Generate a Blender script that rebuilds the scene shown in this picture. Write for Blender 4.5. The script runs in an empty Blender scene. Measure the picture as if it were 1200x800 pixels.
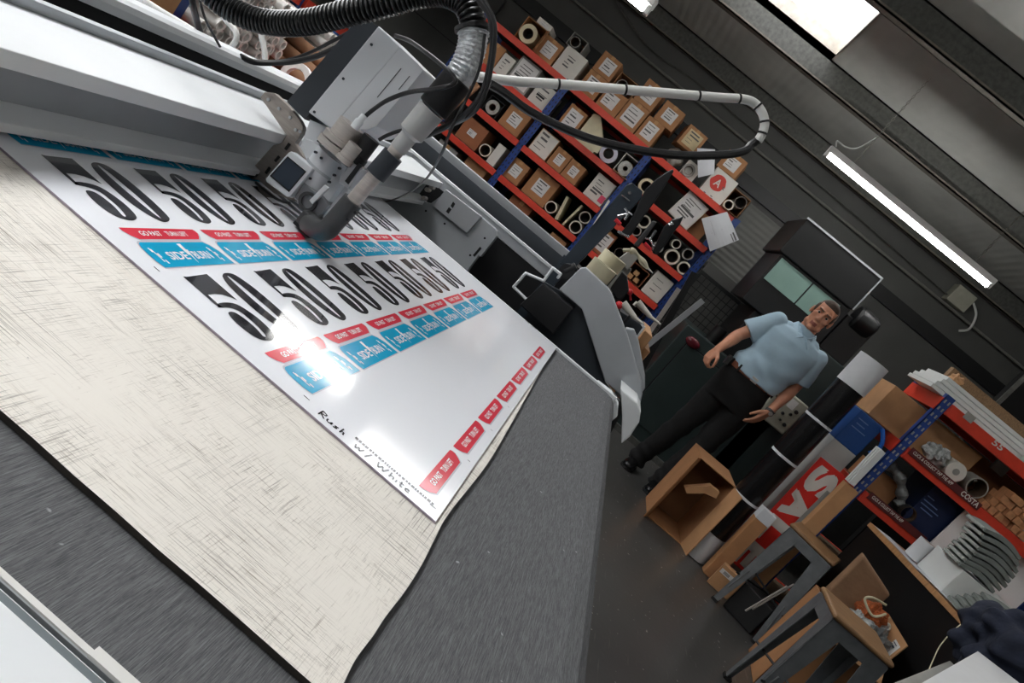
import bpy, bmesh, math, random
from mathutils import Vector, Matrix, Euler
from mathutils.geometry import tessellate_polygon
random.seed(7)
scene = bpy.context.scene
COL = scene.collection
V = Vector
PI = math.pi

# ---------------------------------------------------------------- camera model
# World: x along the cutting table's feed, y along its gantry (into the room), z up. Metres.
F_PX, CAM_H = 850.0, 1.225
CAMR = Matrix(((0.76388, 0.64437, -0.03568), (0.15989, -0.13541, 0.9778), (0.62523, -0.75263, -0.20647)))
EYE = V((0, 0, CAM_H))

def ray(px, py):
    return CAMR @ V(((px - 600) / F_PX, (py - 400) / F_PX, 1))
def atz(px, py, z):
    d = ray(px, py); return EYE + d * ((z - CAM_H) / d.z)
def aty(px, py, y):
    d = ray(px, py); return EYE + d * (y / d.y)
def atx(px, py, x):
    d = ray(px, py); return EYE + d * (x / d.x)

# ---------------------------------------------------------------- materials
def lin(h):
    if isinstance(h, str):
        h = h.lstrip('#'); c = [int(h[i:i + 2], 16) / 255 for i in (0, 2, 4)]
    else:
        c = list(h)
    return [x / 12.92 if x <= .04045 else ((x + .055) / 1.055) ** 2.4 for x in c] + [1.0]

MATS = {}
def mat(name, col, rough=.5, metal=0., var=.12, scale=20., bump=0., bscale=60., spec=.5, emit=0., ecol=None, coat=0., trans=0., alpha=1., stretch=None, detail=4.):
    if name in MATS: return MATS[name]
    m = bpy.data.materials.new(name); m.use_nodes = True; MATS[name] = m
    nt = m.node_tree; b = nt.nodes['Principled BSDF']
    c = lin(col)
    b.inputs['Roughness'].default_value = rough; b.inputs['Metallic'].default_value = metal
    b.inputs['Specular IOR Level'].default_value = spec
    b.inputs['Coat Weight'].default_value = coat; b.inputs['Coat Roughness'].default_value = .04
    b.inputs['Transmission Weight'].default_value = trans; b.inputs['Alpha'].default_value = alpha
    tc = nt.nodes.new('ShaderNodeTexCoord'); mp = nt.nodes.new('ShaderNodeMapping')
    nt.links.new(tc.outputs['Object'], mp.inputs['Vector'])
    if stretch: mp.inputs['Scale'].default_value = stretch
    if var:
        n = nt.nodes.new('ShaderNodeTexNoise'); n.inputs['Scale'].default_value = scale; n.inputs['Detail'].default_value = detail
        nt.links.new(mp.outputs['Vector'], n.inputs['Vector'])
        r = nt.nodes.new('ShaderNodeValToRGB')
        r.color_ramp.elements[0].position = .3; r.color_ramp.elements[1].position = .7
        r.color_ramp.elements[0].color = [max(0, x * (1 - var)) for x in c[:3]] + [1]
        r.color_ramp.elements[1].color = [min(1, x * (1 + var)) for x in c[:3]] + [1]
        nt.links.new(n.outputs['Fac'], r.inputs['Fac']); nt.links.new(r.outputs['Color'], b.inputs['Base Color'])
    else:
        b.inputs['Base Color'].default_value = c
    if bump:
        n2 = nt.nodes.new('ShaderNodeTexNoise'); n2.inputs['Scale'].default_value = bscale; n2.inputs['Detail'].default_value = 3
        nt.links.new(mp.outputs['Vector'], n2.inputs['Vector'])
        bp = nt.nodes.new('ShaderNodeBump'); bp.inputs['Strength'].default_value = bump; bp.inputs['Distance'].default_value = .01
        nt.links.new(n2.outputs['Fac'], bp.inputs['Height']); nt.links.new(bp.outputs['Normal'], b.inputs['Normal'])
    if emit:
        b.inputs['Emission Color'].default_value = lin(ecol or col); b.inputs['Emission Strength'].default_value = emit
    return m

# ---------------------------------------------------------------- mesh builder
def basis(n, up=V((0, 0, 1))):
    n = V(n).normalized()
    if abs(n.dot(up)) > .99: up = V((1, 0, 0))
    u = up.cross(n).normalized(); v = n.cross(u).normalized()
    return u, v, n

_TXT = {}
def text_polys(s):
    """flat triangles of a string in the built-in font, as (verts2d, faces), scaled to a unit box 0..1 x 0..1"""
    if s in _TXT: return _TXT[s]
    cu = bpy.data.curves.new('t', 'FONT'); cu.body = s; cu.resolution_u = 3; cu.offset = .022
    o = bpy.data.objects.new('t', cu); COL.objects.link(o)
    dg = bpy.context.evaluated_depsgraph_get(); dg.update()
    me = o.evaluated_get(dg).to_mesh()
    vs = [(v.co.x, v.co.y) for v in me.vertices]; fs = [list(p.vertices) for p in me.polygons]
    o.evaluated_get(dg).to_mesh_clear()
    bpy.data.objects.remove(o); bpy.data.curves.remove(cu)
    x0 = min(v[0] for v in vs); x1 = max(v[0] for v in vs); y0 = min(v[1] for v in vs); y1 = max(v[1] for v in vs)
    vs = [((a - x0) / (x1 - x0), (b - y0) / (y1 - y0)) for a, b in vs]
    _TXT[s] = (vs, fs, (x1 - x0) / (y1 - y0)); return _TXT[s]

class MB:
    def __init__(s): s.v = []; s.f = []; s.m = []; s.sm = []
    def add(s, vs, fs, m=0, smooth=False):
        o = len(s.v); s.v += [V(p) for p in vs]
        for f in fs: s.f.append([i + o for i in f]); s.m.append(m); s.sm.append(smooth)
        return s
    def poly(s, pts, m=0):
        return s.add(pts, [list(range(len(pts)))], m)
    def obox(s, o, a, b, c, m=0):
        """parallelepiped: corner o, edge vectors a b c"""
        o, a, b, c = V(o), V(a), V(b), V(c)
        if a.cross(b).dot(c) < 0: a, b = b, a
        p = [o, o + a, o + a + b, o + b]; p += [q + c for q in p]
        return s.add(p, [[3, 2, 1, 0], [4, 5, 6, 7], [0, 1, 5, 4], [1, 2, 6, 5], [2, 3, 7, 6], [3, 0, 4, 7]], m)
    def box(s, c, d, m=0, rz=0., R=None):
        """centre c, size d, turned rz about z (or by matrix R)"""
        R = R or Matrix.Rotation(rz, 3, 'Z'); c = V(c)
        a, b, e = R @ V((d[0], 0, 0)), R @ V((0, d[1], 0)), R @ V((0, 0, d[2]))
        return s.obox(c - (a + b + e) / 2, a, b, e, m)
    def b2(s, lo, hi, m=0):
        lo, hi = V(lo), V(hi); d = hi - lo
        return s.obox(lo, (d.x, 0, 0), (0, d.y, 0), (0, 0, d.z), m)
    def prism(s, pts, ext, m=0, mside=None, smooth=False, holes=()):
        """closed outline (3-D points in one plane) swept by vector ext; holes likewise"""
        ext = V(ext); loops = [[V(p) for p in pts]] + [[V(p) for p in h] for h in holes]
        n = V((0, 0, 0)); L = loops[0]
        for i in range(len(L)): n += L[i].cross(L[(i + 1) % len(L)])
        if n.dot(ext) < 0: loops = [l[::-1] for l in loops]
        allp = [p for l in loops for p in l]
        tri = tessellate_polygon(loops); k = len(allp)
        nn = n if n.dot(ext) > 0 else -n
        fs = []
        for t in tri:
            a, b, c = (allp[i] for i in t)
            t = list(t)
            if (b - a).cross(c - a).dot(ext) < 0: t = t[::-1]
            fs.append([i + k for i in t]); fs.append(t[::-1])
        s.add(allp + [p + ext for p in allp], fs, m)
        for li, l in enumerate(loops):
            c = len(l); q = l + [p + ext for p in l]
            s.add(q, [[i, (i + 1) % c, (i + 1) % c + c, i + c] for i in range(c)], m if mside is None else mside, smooth)
        return s
    def flat(s, pts, m=0, holes=()):
        loops = [[V(p) for p in pts]] + [[V(p) for p in h] for h in holes]
        allp = [p for l in loops for p in l]
        fs = []
        for t in tessellate_polygon(loops):
            a, b, c = (allp[i] for i in t); t = list(t)
            if (b - a).cross(c - a).z < 0: t = t[::-1]
            fs.append(t)
        return s.add(allp, fs, m)
    def cyl(s, p0, p1, r, r1=None, seg=24, m=0, caps=True, mcap=None, smooth=True):
        p0, p1 = V(p0), V(p1); r1 = r if r1 is None else r1
        u, v, n = basis(p1 - p0)
        ring = [(math.cos(2 * PI * i / seg), math.sin(2 * PI * i / seg)) for i in range(seg)]
        vs = [p0 + (u * a + v * b) * r for a, b in ring] + [p1 + (u * a + v * b) * r1 for a, b in ring]
        s.add(vs, [[i, (i + 1) % seg, (i + 1) % seg + seg, i + seg] for i in range(seg)], m, smooth)
        if caps:
            s.add(vs, [list(range(seg))[::-1], list(range(seg, 2 * seg))], m if mcap is None else mcap)
        return s
    def pipe(s, p0, p1, ro, ri, seg=24, m=0, mi=None):
        """hollow tube with rim"""
        p0, p1 = V(p0), V(p1); u, v, n = basis(p1 - p0); mi = m if mi is None else mi
        ring = [u * math.cos(2 * PI * i / seg) + v * math.sin(2 * PI * i / seg) for i in range(seg)]
        vs = [p0 + a * ro for a in ring] + [p1 + a * ro for a in ring] + [p0 + a * ri for a in ring] + [p1 + a * ri for a in ring]
        g = seg; J = [(i, (i + 1) % g) for i in range(g)]
        s.add(vs, [[i, j, j + g, i + g] for i, j in J], m, True)
        s.add(vs, [[j + 2 * g, i + 2 * g, i + 3 * g, j + 3 * g] for i, j in J], mi, True)
        s.add(vs, [[j, i, i + 2 * g, j + 2 * g] for i, j in J] + [[i + g, j + g, j + 3 * g, i + 3 * g] for i, j in J], m)
        return s
    def lathe(s, p0, axis, prof, seg=24, m=0):
        """profile [(t, r)] around axis from p0"""
        p0 = V(p0); u, v, n = basis(axis); k = len(prof)
        vs = []
        for t, r in prof:
            vs += [p0 + n * t + (u * math.cos(2 * PI * i / seg) + v * math.sin(2 * PI * i / seg)) * r for i in range(seg)]
        fs = [[a * seg + i, a * seg + (i + 1) % seg, (a + 1) * seg + (i + 1) % seg, (a + 1) * seg + i] for a in range(k - 1) for i in range(seg)]
        s.add(vs, fs, m, True)
        s.add(vs, [list(range(seg))[::-1], list(range((k - 1) * seg, k * seg))], m)
        return s
    def sweep(s, path, r, seg=10, m=0, rf=None, caps=True, mf=None):
        """round tube along a list of points; rf(i) gives a radius"""
        P = [V(p) for p in path]; n = len(P)
        T = [(P[min(i + 1, n - 1)] - P[max(i - 1, 0)]).normalized() for i in range(n)]
        u, v, _ = basis(T[0]); vs = []
        for i in range(n):
            u = (u - T[i] * u.dot(T[i])).normalized(); v = T[i].cross(u)
            rr = rf(i) if rf else r
            vs += [P[i] + (u * math.cos(2 * PI * k / seg) + v * math.sin(2 * PI * k / seg)) * rr for k in range(seg)]
        for i in range(n - 1):
            s.add(vs[i * seg:(i + 2) * seg], [[k, (k + 1) % seg, (k + 1) % seg + seg, k + seg] for k in range(seg)], mf(i) if mf else m, True)
        if caps: s.add(vs, [list(range(seg))[::-1], list(range((n - 1) * seg, n * seg))], m)
        return s
    def text(s, st, o, u, v, m=0, fit=True):
        """string filling the box with corner o, width vector u, height vector v"""
        vs, fs, asp = text_polys(st); o, u, v = V(o), V(u), V(v)
        if not fit: u = u.normalized() * v.length * asp
        return s.add([o + u * a + v * b for a, b in vs], fs, m)
    def sphere(s, c, r, m=0, seg=16, rings=10, sc=(1, 1, 1)):
        c = V(c); vs = [c + V((0, 0, -r * sc[2]))]; fs = []
        for j in range(1, rings):
            a = PI * j / rings
            vs += [c + V((math.sin(a) * math.cos(2 * PI * i / seg) * r * sc[0], math.sin(a) * math.sin(2 * PI * i / seg) * r * sc[1], -math.cos(a) * r * sc[2])) for i in range(seg)]
        vs.append(c + V((0, 0, r * sc[2]))); top = len(vs) - 1
        for i in range(seg):
            fs.append([0, 1 + (i + 1) % seg, 1 + i])
            fs.append([top, top - seg + i, top - seg + (i + 1) % seg])
        for j in range(rings - 2):
            for i in range(seg):
                a = 1 + j * seg + i; b = 1 + j * seg + (i + 1) % seg
                fs.append([a, b, b + seg, a + seg])
        return s.add(vs, fs, m, True)
    def build(s, name, mats, parent=None, bevel=0., bseg=2, loc=None, ang=35, weld=False):
        if not isinstance(mats, (list, tuple)): mats = [mats]
        if parent is not None:
            off = V(parent['_o'])
        elif loc is not None: off = V(loc)
        else:
            xs = [p.x for p in s.v]; ys = [p.y for p in s.v]; zs = [p.z for p in s.v]
            off = V(((min(xs) + max(xs)) / 2, (min(ys) + max(ys)) / 2, min(zs)))
        me = bpy.data.meshes.new(name)
        me.from_pydata([p - off for p in s.v], [], s.f)
        for m in mats: me.materials.append(m)
        me.polygons.foreach_set('material_index', s.m); me.polygons.foreach_set('use_smooth', s.sm)
        if bevel or weld:
            bm = bmesh.new(); bm.from_mesh(me)
            bmesh.ops.remove_doubles(bm, verts=bm.verts, dist=1e-5)
            if bevel:
                ed = [e for e in bm.edges if len(e.link_faces) == 2 and e.calc_face_angle(0) > math.radians(40)]
                bmesh.ops.bevel(bm, geom=ed, offset=bevel, segments=bseg, affect='EDGES', profile=.5, clamp_overlap=True)
            bm.to_mesh(me); bm.free()
        if any(s.sm):
            try: me.set_sharp_from_angle(angle=math.radians(ang))
            except Exception: pass
        o = bpy.data.objects.new(name, me); COL.objects.link(o)
        o['_o'] = list(off)
        if parent is not None: o.parent = parent
        else: o.location = off
        return o

def tag(o, label, cat, group=None, kind=None):
    o['label'] = label; o['category'] = cat
    if group: o['group'] = group
    if kind: o['kind'] = kind
    return o
def thing(name, loc, label, cat, group=None):
    o = bpy.data.objects.new(name, None); COL.objects.link(o)
    o.location = loc; o.empty_display_size = .05; o['_o'] = list(V(loc))
    return tag(o, label, cat, group)
def struct(o, label=None):
    o['kind'] = 'structure'
    if label: o['label'] = label
    return o
def spline(pts, n=8, closed=False):
    """Catmull-Rom through 3-D points"""
    P = [V(p) for p in pts]; out = []
    for i in range(len(P) - 1):
        a = P[max(i - 1, 0)]; b = P[i]; c = P[i + 1]; d = P[min(i + 2, len(P) - 1)]
        for k in range(n):
            t = k / n
            out.append(.5 * ((2 * b) + (c - a) * t + (2 * a - 5 * b + 4 * c - d) * t * t + (3 * b - a - 3 * c + d) * t ** 3))
    out.append(P[-1]); return out
def resample(path, step):
    P = [V(p) for p in path]; out = [P[0]]; need = step
    for i in range(len(P) - 1):
        a, b = P[i], P[i + 1]; L = (b - a).length; pos = 0
        while L - pos >= need:
            pos += need; out.append(a.lerp(b, pos / L)); need = step
        need -= (L - pos)
    return out
X, Y, Z = V((1, 0, 0)), V((0, 1, 0)), V((0, 0, 1))
# ================================================================ SETTING
m_floor = mat('floor paint', '#454442', .33, var=.18, scale=1.6, bump=.05, bscale=30)
def wear(m):
    """pale chips and scuffs in the floor paint"""
    nt = m.node_tree; b = nt.nodes['Principled BSDF']
    src = b.inputs['Base Color'].links[0].from_socket
    tc = nt.nodes.new('ShaderNodeTexCoord')
    n = nt.nodes.new('ShaderNodeTexNoise'); n.inputs['Scale'].default_value = 38; n.inputs['Detail'].default_value = 1
    nt.links.new(tc.outputs['Object'], n.inputs['Vector'])
    r = nt.nodes.new('ShaderNodeValToRGB'); r.color_ramp.elements[0].position = .74; r.color_ramp.elements[1].position = .78
    nt.links.new(n.outputs['Fac'], r.inputs['Fac'])
    mp = nt.nodes.new('ShaderNodeMapping'); mp.inputs['Scale'].default_value = (30, 2, 1); mp.inputs['Rotation'].default_value = (0, 0, .5)
    nt.links.new(tc.outputs['Object'], mp.inputs['Vector'])
    n3 = nt.nodes.new('ShaderNodeTexNoise'); n3.inputs['Scale'].default_value = 3; n3.inputs['Detail'].default_value = 1
    nt.links.new(mp.outputs['Vector'], n3.inputs['Vector'])
    r3 = nt.nodes.new('ShaderNodeValToRGB'); r3.color_ramp.elements[0].position = .7; r3.color_ramp.elements[1].position = .85
    r3.color_ramp.elements[1].color = (.3, .3, .3, 1)
    nt.links.new(n3.outputs['Fac'], r3.inputs['Fac'])
    ad = nt.nodes.new('ShaderNodeMath'); ad.operation = 'MAXIMUM'
    nt.links.new(r.outputs['Color'], ad.inputs[0]); nt.links.new(r3.outputs['Color'], ad.inputs[1])
    mx = nt.nodes.new('ShaderNodeMix'); mx.data_type = 'RGBA'
    nt.links.new(ad.outputs[0], mx.inputs['Factor']); nt.links.new(src, mx.inputs['A']); mx.inputs['B'].default_value = lin('#b5b2aa')
    nt.links.new(mx.outputs['Result'], b.inputs['Base Color'])
wear(m_floor)
m_wall = mat('grey wall sheeting', '#575754', .6, var=.1, scale=3)
m_block = mat('dark lower wall', '#3c3c3b', .8, var=.15, scale=6)
m_steel_dark = mat('grimy galvanised purlin', '#5b5b57', .5, .35, var=.25, scale=30)
m_flange = mat('purlin lip', '#7b756b', .5, .3, var=.2, scale=20)

def ribbed(name, col, axis, pitch):
    """profiled sheet: fine ribs across the given axis"""
    m = mat(name, col, .55, .1, var=.12, scale=2.5)
    nt = m.node_tree; b = nt.nodes['Principled BSDF']
    tc = nt.nodes.new('ShaderNodeTexCoord'); w = nt.nodes.new('ShaderNodeTexWave')
    w.bands_direction = axis; w.inputs['Scale'].default_value = 2 * PI / pitch / 20; w.inputs['Distortion'].default_value = 0
    nt.links.new(tc.outputs['Object'], w.inputs['Vector'])
    bp = nt.nodes.new('ShaderNodeBump'); bp.inputs['Strength'].default_value = .5; bp.inputs['Distance'].default_value = .008
    nt.links.new(w.outputs['Fac'], bp.inputs['Height']); nt.links.new(bp.outputs['Normal'], b.inputs['Normal'])
    return m
m_roof = ribbed('white lined roof sheet', '#cfcfc9', 'X', .09)
m_shutter = ribbed('grey shutter slats', '#757571', 'Z', .06)

WB = 8.0            # back wall
def roof_z(y): return 3.357 + .102 * (6.5 - y)
XL, XR, YF = -4.2, 5.4, -3.2
mb = MB().b2((XL, YF, -.1), (XR, WB + .1, 0)); struct(mb.build('floor', m_floor))
mb = MB().b2((XL, WB, 0), (XR, WB + .12, 1.55), 1); mb.b2((XL, WB, 1.55), (XR, WB + .12, 3.6), 0); struct(mb.build('wall_back', [m_wall, m_block]))
mb = MB().b2((XL - .12, YF, 0), (XL, WB + .12, 4.6)); struct(mb.build('wall_left', m_wall))
mb = MB().b2((XR, YF, 0), (XR + .12, WB + .12, 4.6)); struct(mb.build('wall_right', m_wall))
mb = MB().b2((XL, YF - .12, 0), (XR, YF, 4.6)); struct(mb.build('wall_front', m_wall))

# roof sheets with openings for the rooflights (each a strip between two purlins)
PUR = [7.9, 6.5, 5.1, 3.7, 2.3, .9, -.5, -1.9, -3.2]
LIGHTS = [(-.75, .30, 2, 1), (-3.6, -2.5, 3, 2), (-3.6, -2.5, 4, 3), (-3.6, -2.5, 5, 4), (-3.2, -2.1, 6, 5), (-3.2, -2.1, 7, 6)]  # rest unseen: left strips follow the beam shadow, last two are added fill
mb = MB(); k = 0
def roofslab(mb, x0, x1, ya, yb, lift=0, th=.05, m=0):
    za, zb = roof_z(ya) + lift, roof_z(yb) + lift
    mb.obox((x0, ya, za), (x1 - x0, 0, 0), (0, yb - ya, zb - za), (0, 0, th), m)
for i in range(len(PUR) - 1):
    ya, yb = PUR[i + 1], PUR[i]
    if i == 0: yb = WB + .12
    cuts = sorted((a, b) for a, b, p, q in LIGHTS if q == i)
    x = XL - .12
    for a, b in cuts:
        roofslab(mb, x, a, ya, yb); x = b
    roofslab(mb, x, XR + .12, ya, yb)
struct(mb.build('ceiling', m_roof))
m_day = mat('rooflight sheet lit by the sky', '#ffffff', .4, var=0, emit=11., ecol='#fafcff')
m_day2 = mat('dimmed rooflight sheet', '#ffffff', .4, var=0, emit=2.2, ecol='#f8fbff')  # same sheet, emission cut to weaken its glint on the printed sheet
m_curb = mat('pale rooflight curb', '#d8cfc2', .7, var=.2, scale=12)
for n, (a, b, p, q) in enumerate(LIGHTS):
    ya, yb = PUR[p], PUR[q]
    w = MB(); roofslab(w, a, b, ya, yb, .16, .01)
    w = struct(w.build('window_%d' % (n + 1), m_day2 if n == 0 else m_day), 'translucent rooflight sheet in the roof')
    c = MB()
    roofslab(c, a - .02, a, ya, yb, .0, .17); roofslab(c, b, b + .02, ya, yb, 0, .17)
    c.obox((a, ya - .02, roof_z(ya)), (b - a, 0, 0), (0, .02, 0), (0, 0, .17)); c.obox((a, yb, roof_z(yb)), (b - a, 0, 0), (0, .02, 0), (0, 0, .17))
    c.build('curb', m_curb, w)
# Z purlins
for n, y in enumerate(PUR[:-1]):
    zt = roof_z(y) - .002; h = .215; t = .012
    mb = MB()
    mb.b2((XL, y - t / 2, zt - h), (XR, y + t / 2, zt), 0)
    mb.b2((XL, y - .075, zt - h), (XR, y + t / 2, zt - h + t), 1)
    mb.b2((XL, y - .075, zt - h), (XR, y - .075 + .008, zt - h + .025), 1)
    mb.b2((XL, y - t / 2, zt - t), (XR, y + .06, zt), 0)
    struct(mb.build('trim_%d' % (n + 1), [m_steel_dark, m_flange]), 'steel purlin under the roof sheets')
# ================================================================ CUTTING TABLE
TZ = .9            # top of the printed sheet
m_belt = mat('grey woven conveyor belt', '#434446', .85, var=.14, scale=120, bump=.15, bscale=900, stretch=(6, 3, 6), detail=6)
m_belt2 = mat('grey fleece belt edge', '#515358', .9, var=.14, scale=160, bump=.2, bscale=400)
m_house = mat('white powder coat', '#e3e6e8', .35, var=.03, scale=8)
m_alu = mat('anodised aluminium', '#b9bcc0', .35, .55, var=.06, scale=10)
m_grey = mat('light grey sheet metal', '#aeb2b6', .42, .25, var=.05, scale=10)
m_mid = mat('grey green extrusion', '#747c80', .4, .3, var=.08, scale=10)
m_black = mat('black plastic', '#141416', .45, var=.1, scale=20)
m_anth = mat('anthracite sheet metal', '#30353b', .5, var=.06, scale=15)
m_steel = mat('brushed steel', '#c2bbb5', .34, .5, var=.1, scale=30, stretch=(1, 1, 12))
m_gap = mat('dark gap', '#0c0c0d', .8, var=0)

# belt fabric pattern: fine threads plus pale scuffs
def belt_nodes(m):
    nt = m.node_tree; b = nt.nodes['Principled BSDF']
    src = b.inputs['Base Color'].links[0].from_socket
    tc = nt.nodes.new('ShaderNodeTexCoord'); mp = nt.nodes.new('ShaderNodeMapping')
    mp.inputs['Scale'].default_value = (1100, 34, 1); mp.inputs['Rotation'].default_value = (0, 0, .02)
    nt.links.new(tc.outputs['Object'], mp.inputs['Vector'])
    n = nt.nodes.new('ShaderNodeTexNoise'); n.inputs['Scale'].default_value = 1.6; n.inputs['Detail'].default_value = 5; n.inputs['Roughness'].default_value = .7
    nt.links.new(mp.outputs['Vector'], n.inputs['Vector'])
    r = nt.nodes.new('ShaderNodeValToRGB'); r.color_ramp.elements[0].position = .40; r.color_ramp.elements[1].position = .72
    r.color_ramp.elements[0].color = (0, 0, 0, 1); r.color_ramp.elements[1].color = (.5, .5, .5, 1)
    nt.links.new(n.outputs['Fac'], r.inputs['Fac'])
    n2 = nt.nodes.new('ShaderNodeTexNoise'); n2.inputs['Scale'].default_value = 90; n2.inputs['Detail'].default_value = 1
    nt.links.new(tc.outputs['Object'], n2.inputs['Vector'])
    r2 = nt.nodes.new('ShaderNodeValToRGB'); r2.color_ramp.elements[0].position = .77; r2.color_ramp.elements[1].position = .8
    nt.links.new(n2.outputs['Fac'], r2.inputs['Fac'])
    ad = nt.nodes.new('ShaderNodeMath'); ad.operation = 'MAXIMUM'
    nt.links.new(r.outputs['Color'], ad.inputs[0]); nt.links.new(r2.outputs['Color'], ad.inputs[1])
    mx = nt.nodes.new('ShaderNodeMix'); mx.data_type = 'RGBA'
    nt.links.new(ad.outputs[0], mx.inputs['Factor']); nt.links.new(src, mx.inputs['A']); mx.inputs['B'].default_value = lin('#97989a')
    nt.links.new(mx.outputs['Result'], b.inputs['Base Color'])
belt_nodes(m_belt)

XT0 = -2.3         # far (hidden) end of the table
table = thing('cutting_table', (-.8, 1.1, 0), 'large flatbed cutting table with a grey conveyor belt top under the printed sheet', 'table')
mb = MB()          # belt: flat top, rolling over at the end
prof = [(XT0, .891), (.205, .891), (.225, .888), (.239, .879), (.246, .866), (.248, .85), (.246, .834), (.239, .821), (.225, .812), (.205, .809), (XT0, .809)]
mb.prism([(x, .312, z) for x, z in prof], (0, 1.545, 0), 0)
belt = mb.build('conveyor_belt', m_belt, table)
mb = MB()
y0, y1 = .10, .290
mb.b2((XT0, y0, .70), (.22, .2945, .895), 0)
mb.b2((XT0, .2945, .80), (.22, .3015, .893), 1)
mb.b2((XT0, .3045, .80), (.22, .3095, .8935), 2)
mb.b2((XT0, .3015, .80), (.20, .312, .884), 3)
nb = mb.build('near_side_rail', [m_house, m_mid, m_alu, m_gap], table, bevel=.0012)
MB().b2((-.075, .3042, .893), (-.03, .3115, .8955)).b2((-.3, .3045, .8935), (-.075, .3085, .8948)).build('white_tape', mat('white cloth tape', '#d9d8d4', .7, var=.05), table)
mb = MB()          # far side: white strip, drop, two raised rails of the gantry drive
mb.b2((XT0, 1.858, .80), (.235, 1.872, .897), 0)
mb.b2((XT0, 1.872, .78), (.235, 1.93, .880), 1)
mb.build('far_edge_strip', [m_house, m_anth], table, bevel=.001)
for x in (-.07, -.045): MB().b2((x - .008, 1.858, .8972), (x + .006, 1.866, .8985)).build('strip_clip', m_black, table)
# end plates of the belt roller
mb = MB(); mb.prism([(.17, 1.862, .895), (.215, 1.862, .897), (.25, 1.862, .885), (.268, 1.862, .86), (.262, 1.862, .82), (.235, 1.862, .79), (.17, 1.862, .78)], (0, .04, 0))
mb.build('roller_end_plate', m_house, table, bevel=.003)
mb = MB(); mb.prism([(.17, .262, .890), (.215, .262, .890), (.25, .262, .88), (.262, .262, .86), (.255, .262, .82), (.235, .262, .79), (.17, .262, .78)], (0, .045, 0))
mb.build('roller_end_plate', m_house, table, bevel=.003)
# body and legs
mb = MB(); mb.b2((XT0, .34, .52), (.05, 1.84, .80), 0); mb.build('underframe', m_anth, table, bevel=.004)
for x in (-2.1, -.15):
    for y in (.45, 1.72):
        MB().b2((x - .05, y - .05, 0), (x + .05, y + .05, .52)).build('leg', m_anth, table, bevel=.004)

# ---------------------------------------------------------------- underlay
m_under = mat('scored white underlay', '#e3ded5', .7, var=.03, scale=5)
def scored(m):
    nt = m.node_tree; b = nt.nodes['Principled BSDF']
    cur = b.inputs['Base Color'].links[0].from_socket
    tc = nt.nodes.new('ShaderNodeTexCoord')
    def line(scale, rot, mask_scale, lo, hi, amt, col):
        nonlocal cur
        mp = nt.nodes.new('ShaderNodeMapping'); mp.inputs['Scale'].default_value = scale; mp.inputs['Rotation'].default_value = (0, 0, rot)
        nt.links.new(tc.outputs['Object'], mp.inputs['Vector'])
        n = nt.nodes.new('ShaderNodeTexNoise'); n.inputs['Scale'].default_value = 1; n.inputs['Detail'].default_value = 3; n.inputs['Roughness'].default_value = .65
        nt.links.new(mp.outputs['Vector'], n.inputs['Vector'])
        r = nt.nodes.new('ShaderNodeValToRGB'); r.color_ramp.elements[0].position = lo; r.color_ramp.elements[1].position = hi
        nt.links.new(n.outputs['Fac'], r.inputs['Fac'])
        k = nt.nodes.new('ShaderNodeTexNoise'); k.inputs['Scale'].default_value = mask_scale; k.inputs['Detail'].default_value = 2
        nt.links.new(tc.outputs['Object'], k.inputs['Vector'])
        r2 = nt.nodes.new('ShaderNodeValToRGB'); r2.color_ramp.elements[0].position = .42; r2.color_ramp.elements[1].position = .62
        r2.color_ramp.elements[1].color = (amt, amt, amt, 1)
        nt.links.new(k.outputs['Fac'], r2.inputs['Fac'])
        mu = nt.nodes.new('ShaderNodeMath'); mu.operation = 'MULTIPLY'
        nt.links.new(r.outputs['Color'], mu.inputs[0]); nt.links.new(r2.outputs['Color'], mu.inputs[1])
        mx = nt.nodes.new('ShaderNodeMix'); mx.data_type = 'RGBA'
        nt.links.new(mu.outputs[0], mx.inputs['Factor']); nt.links.new(cur, mx.inputs['A']); mx.inputs['B'].default_value = lin(col)
        cur = mx.outputs['Result']
    line((12, 760, 1), 0, 9, .545, .63, .75, '#6a6055')
    line((18, 420, 1), .03, 6, .58, .67, .6, '#857868')
    line((40, 900, 1), -.02, 12, .565, .64, .6, '#756a5e')
    line((760, 16, 1), 0, 8, .56, .65, .65, '#70675d')
    line((480, 26, 1), -.05, 11, .59, .68, .5, '#8d8173')
    line((900, 44, 1), .02, 14, .575, .65, .5, '#857a6d')
    line((90, 90, 1), 0, 5, .64, .71, .45, '#a3978a')
    line((5, 90, 1), 0, 4, .52, .75, .25, '#bfae9f')
    line((260, 260, 1), 0, 7, .70, .74, .9, '#3d3832')
    nt.links.new(cur, b.inputs['Base Color'])
scored(m_under)
edge = [(402, 802), (417, 772), (437, 745), (452, 722), (475, 692), (495, 660), (510, 630), (527, 600), (570, 545), (597, 500), (628, 445), (652, 403)]
ep = spline([atz(a, b, TZ - .003) for a, b in edge], 5)
out = [V((XT0 + .2, .389, TZ - .003))]
for i in range(60):       # near edge, slightly ragged from trimming
    x = XT0 + .2 + (ep[0].x - XT0 - .2) * i / 60
    out.append(V((x, .389 + random.uniform(-.0007, .0007), TZ - .003)))
out += [V((ep[0].x, .389, TZ - .003))] + ep + [V((XT0 + .2, ep[-1].y - .03, TZ - .003))]
for p in out: p.y = min(p.y, 1.852)
mb = MB(); mb.prism(out[1:], (0, 0, -.005), 0, 1)
tag(mb.build('cutting_underlay', [m_under, mat('dirty cut edge', '#2d2824', .9, var=.3, scale=60)]), 'white cutting underlay covered in fine blade scores, lying on the grey belt', 'cutting mat')

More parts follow.
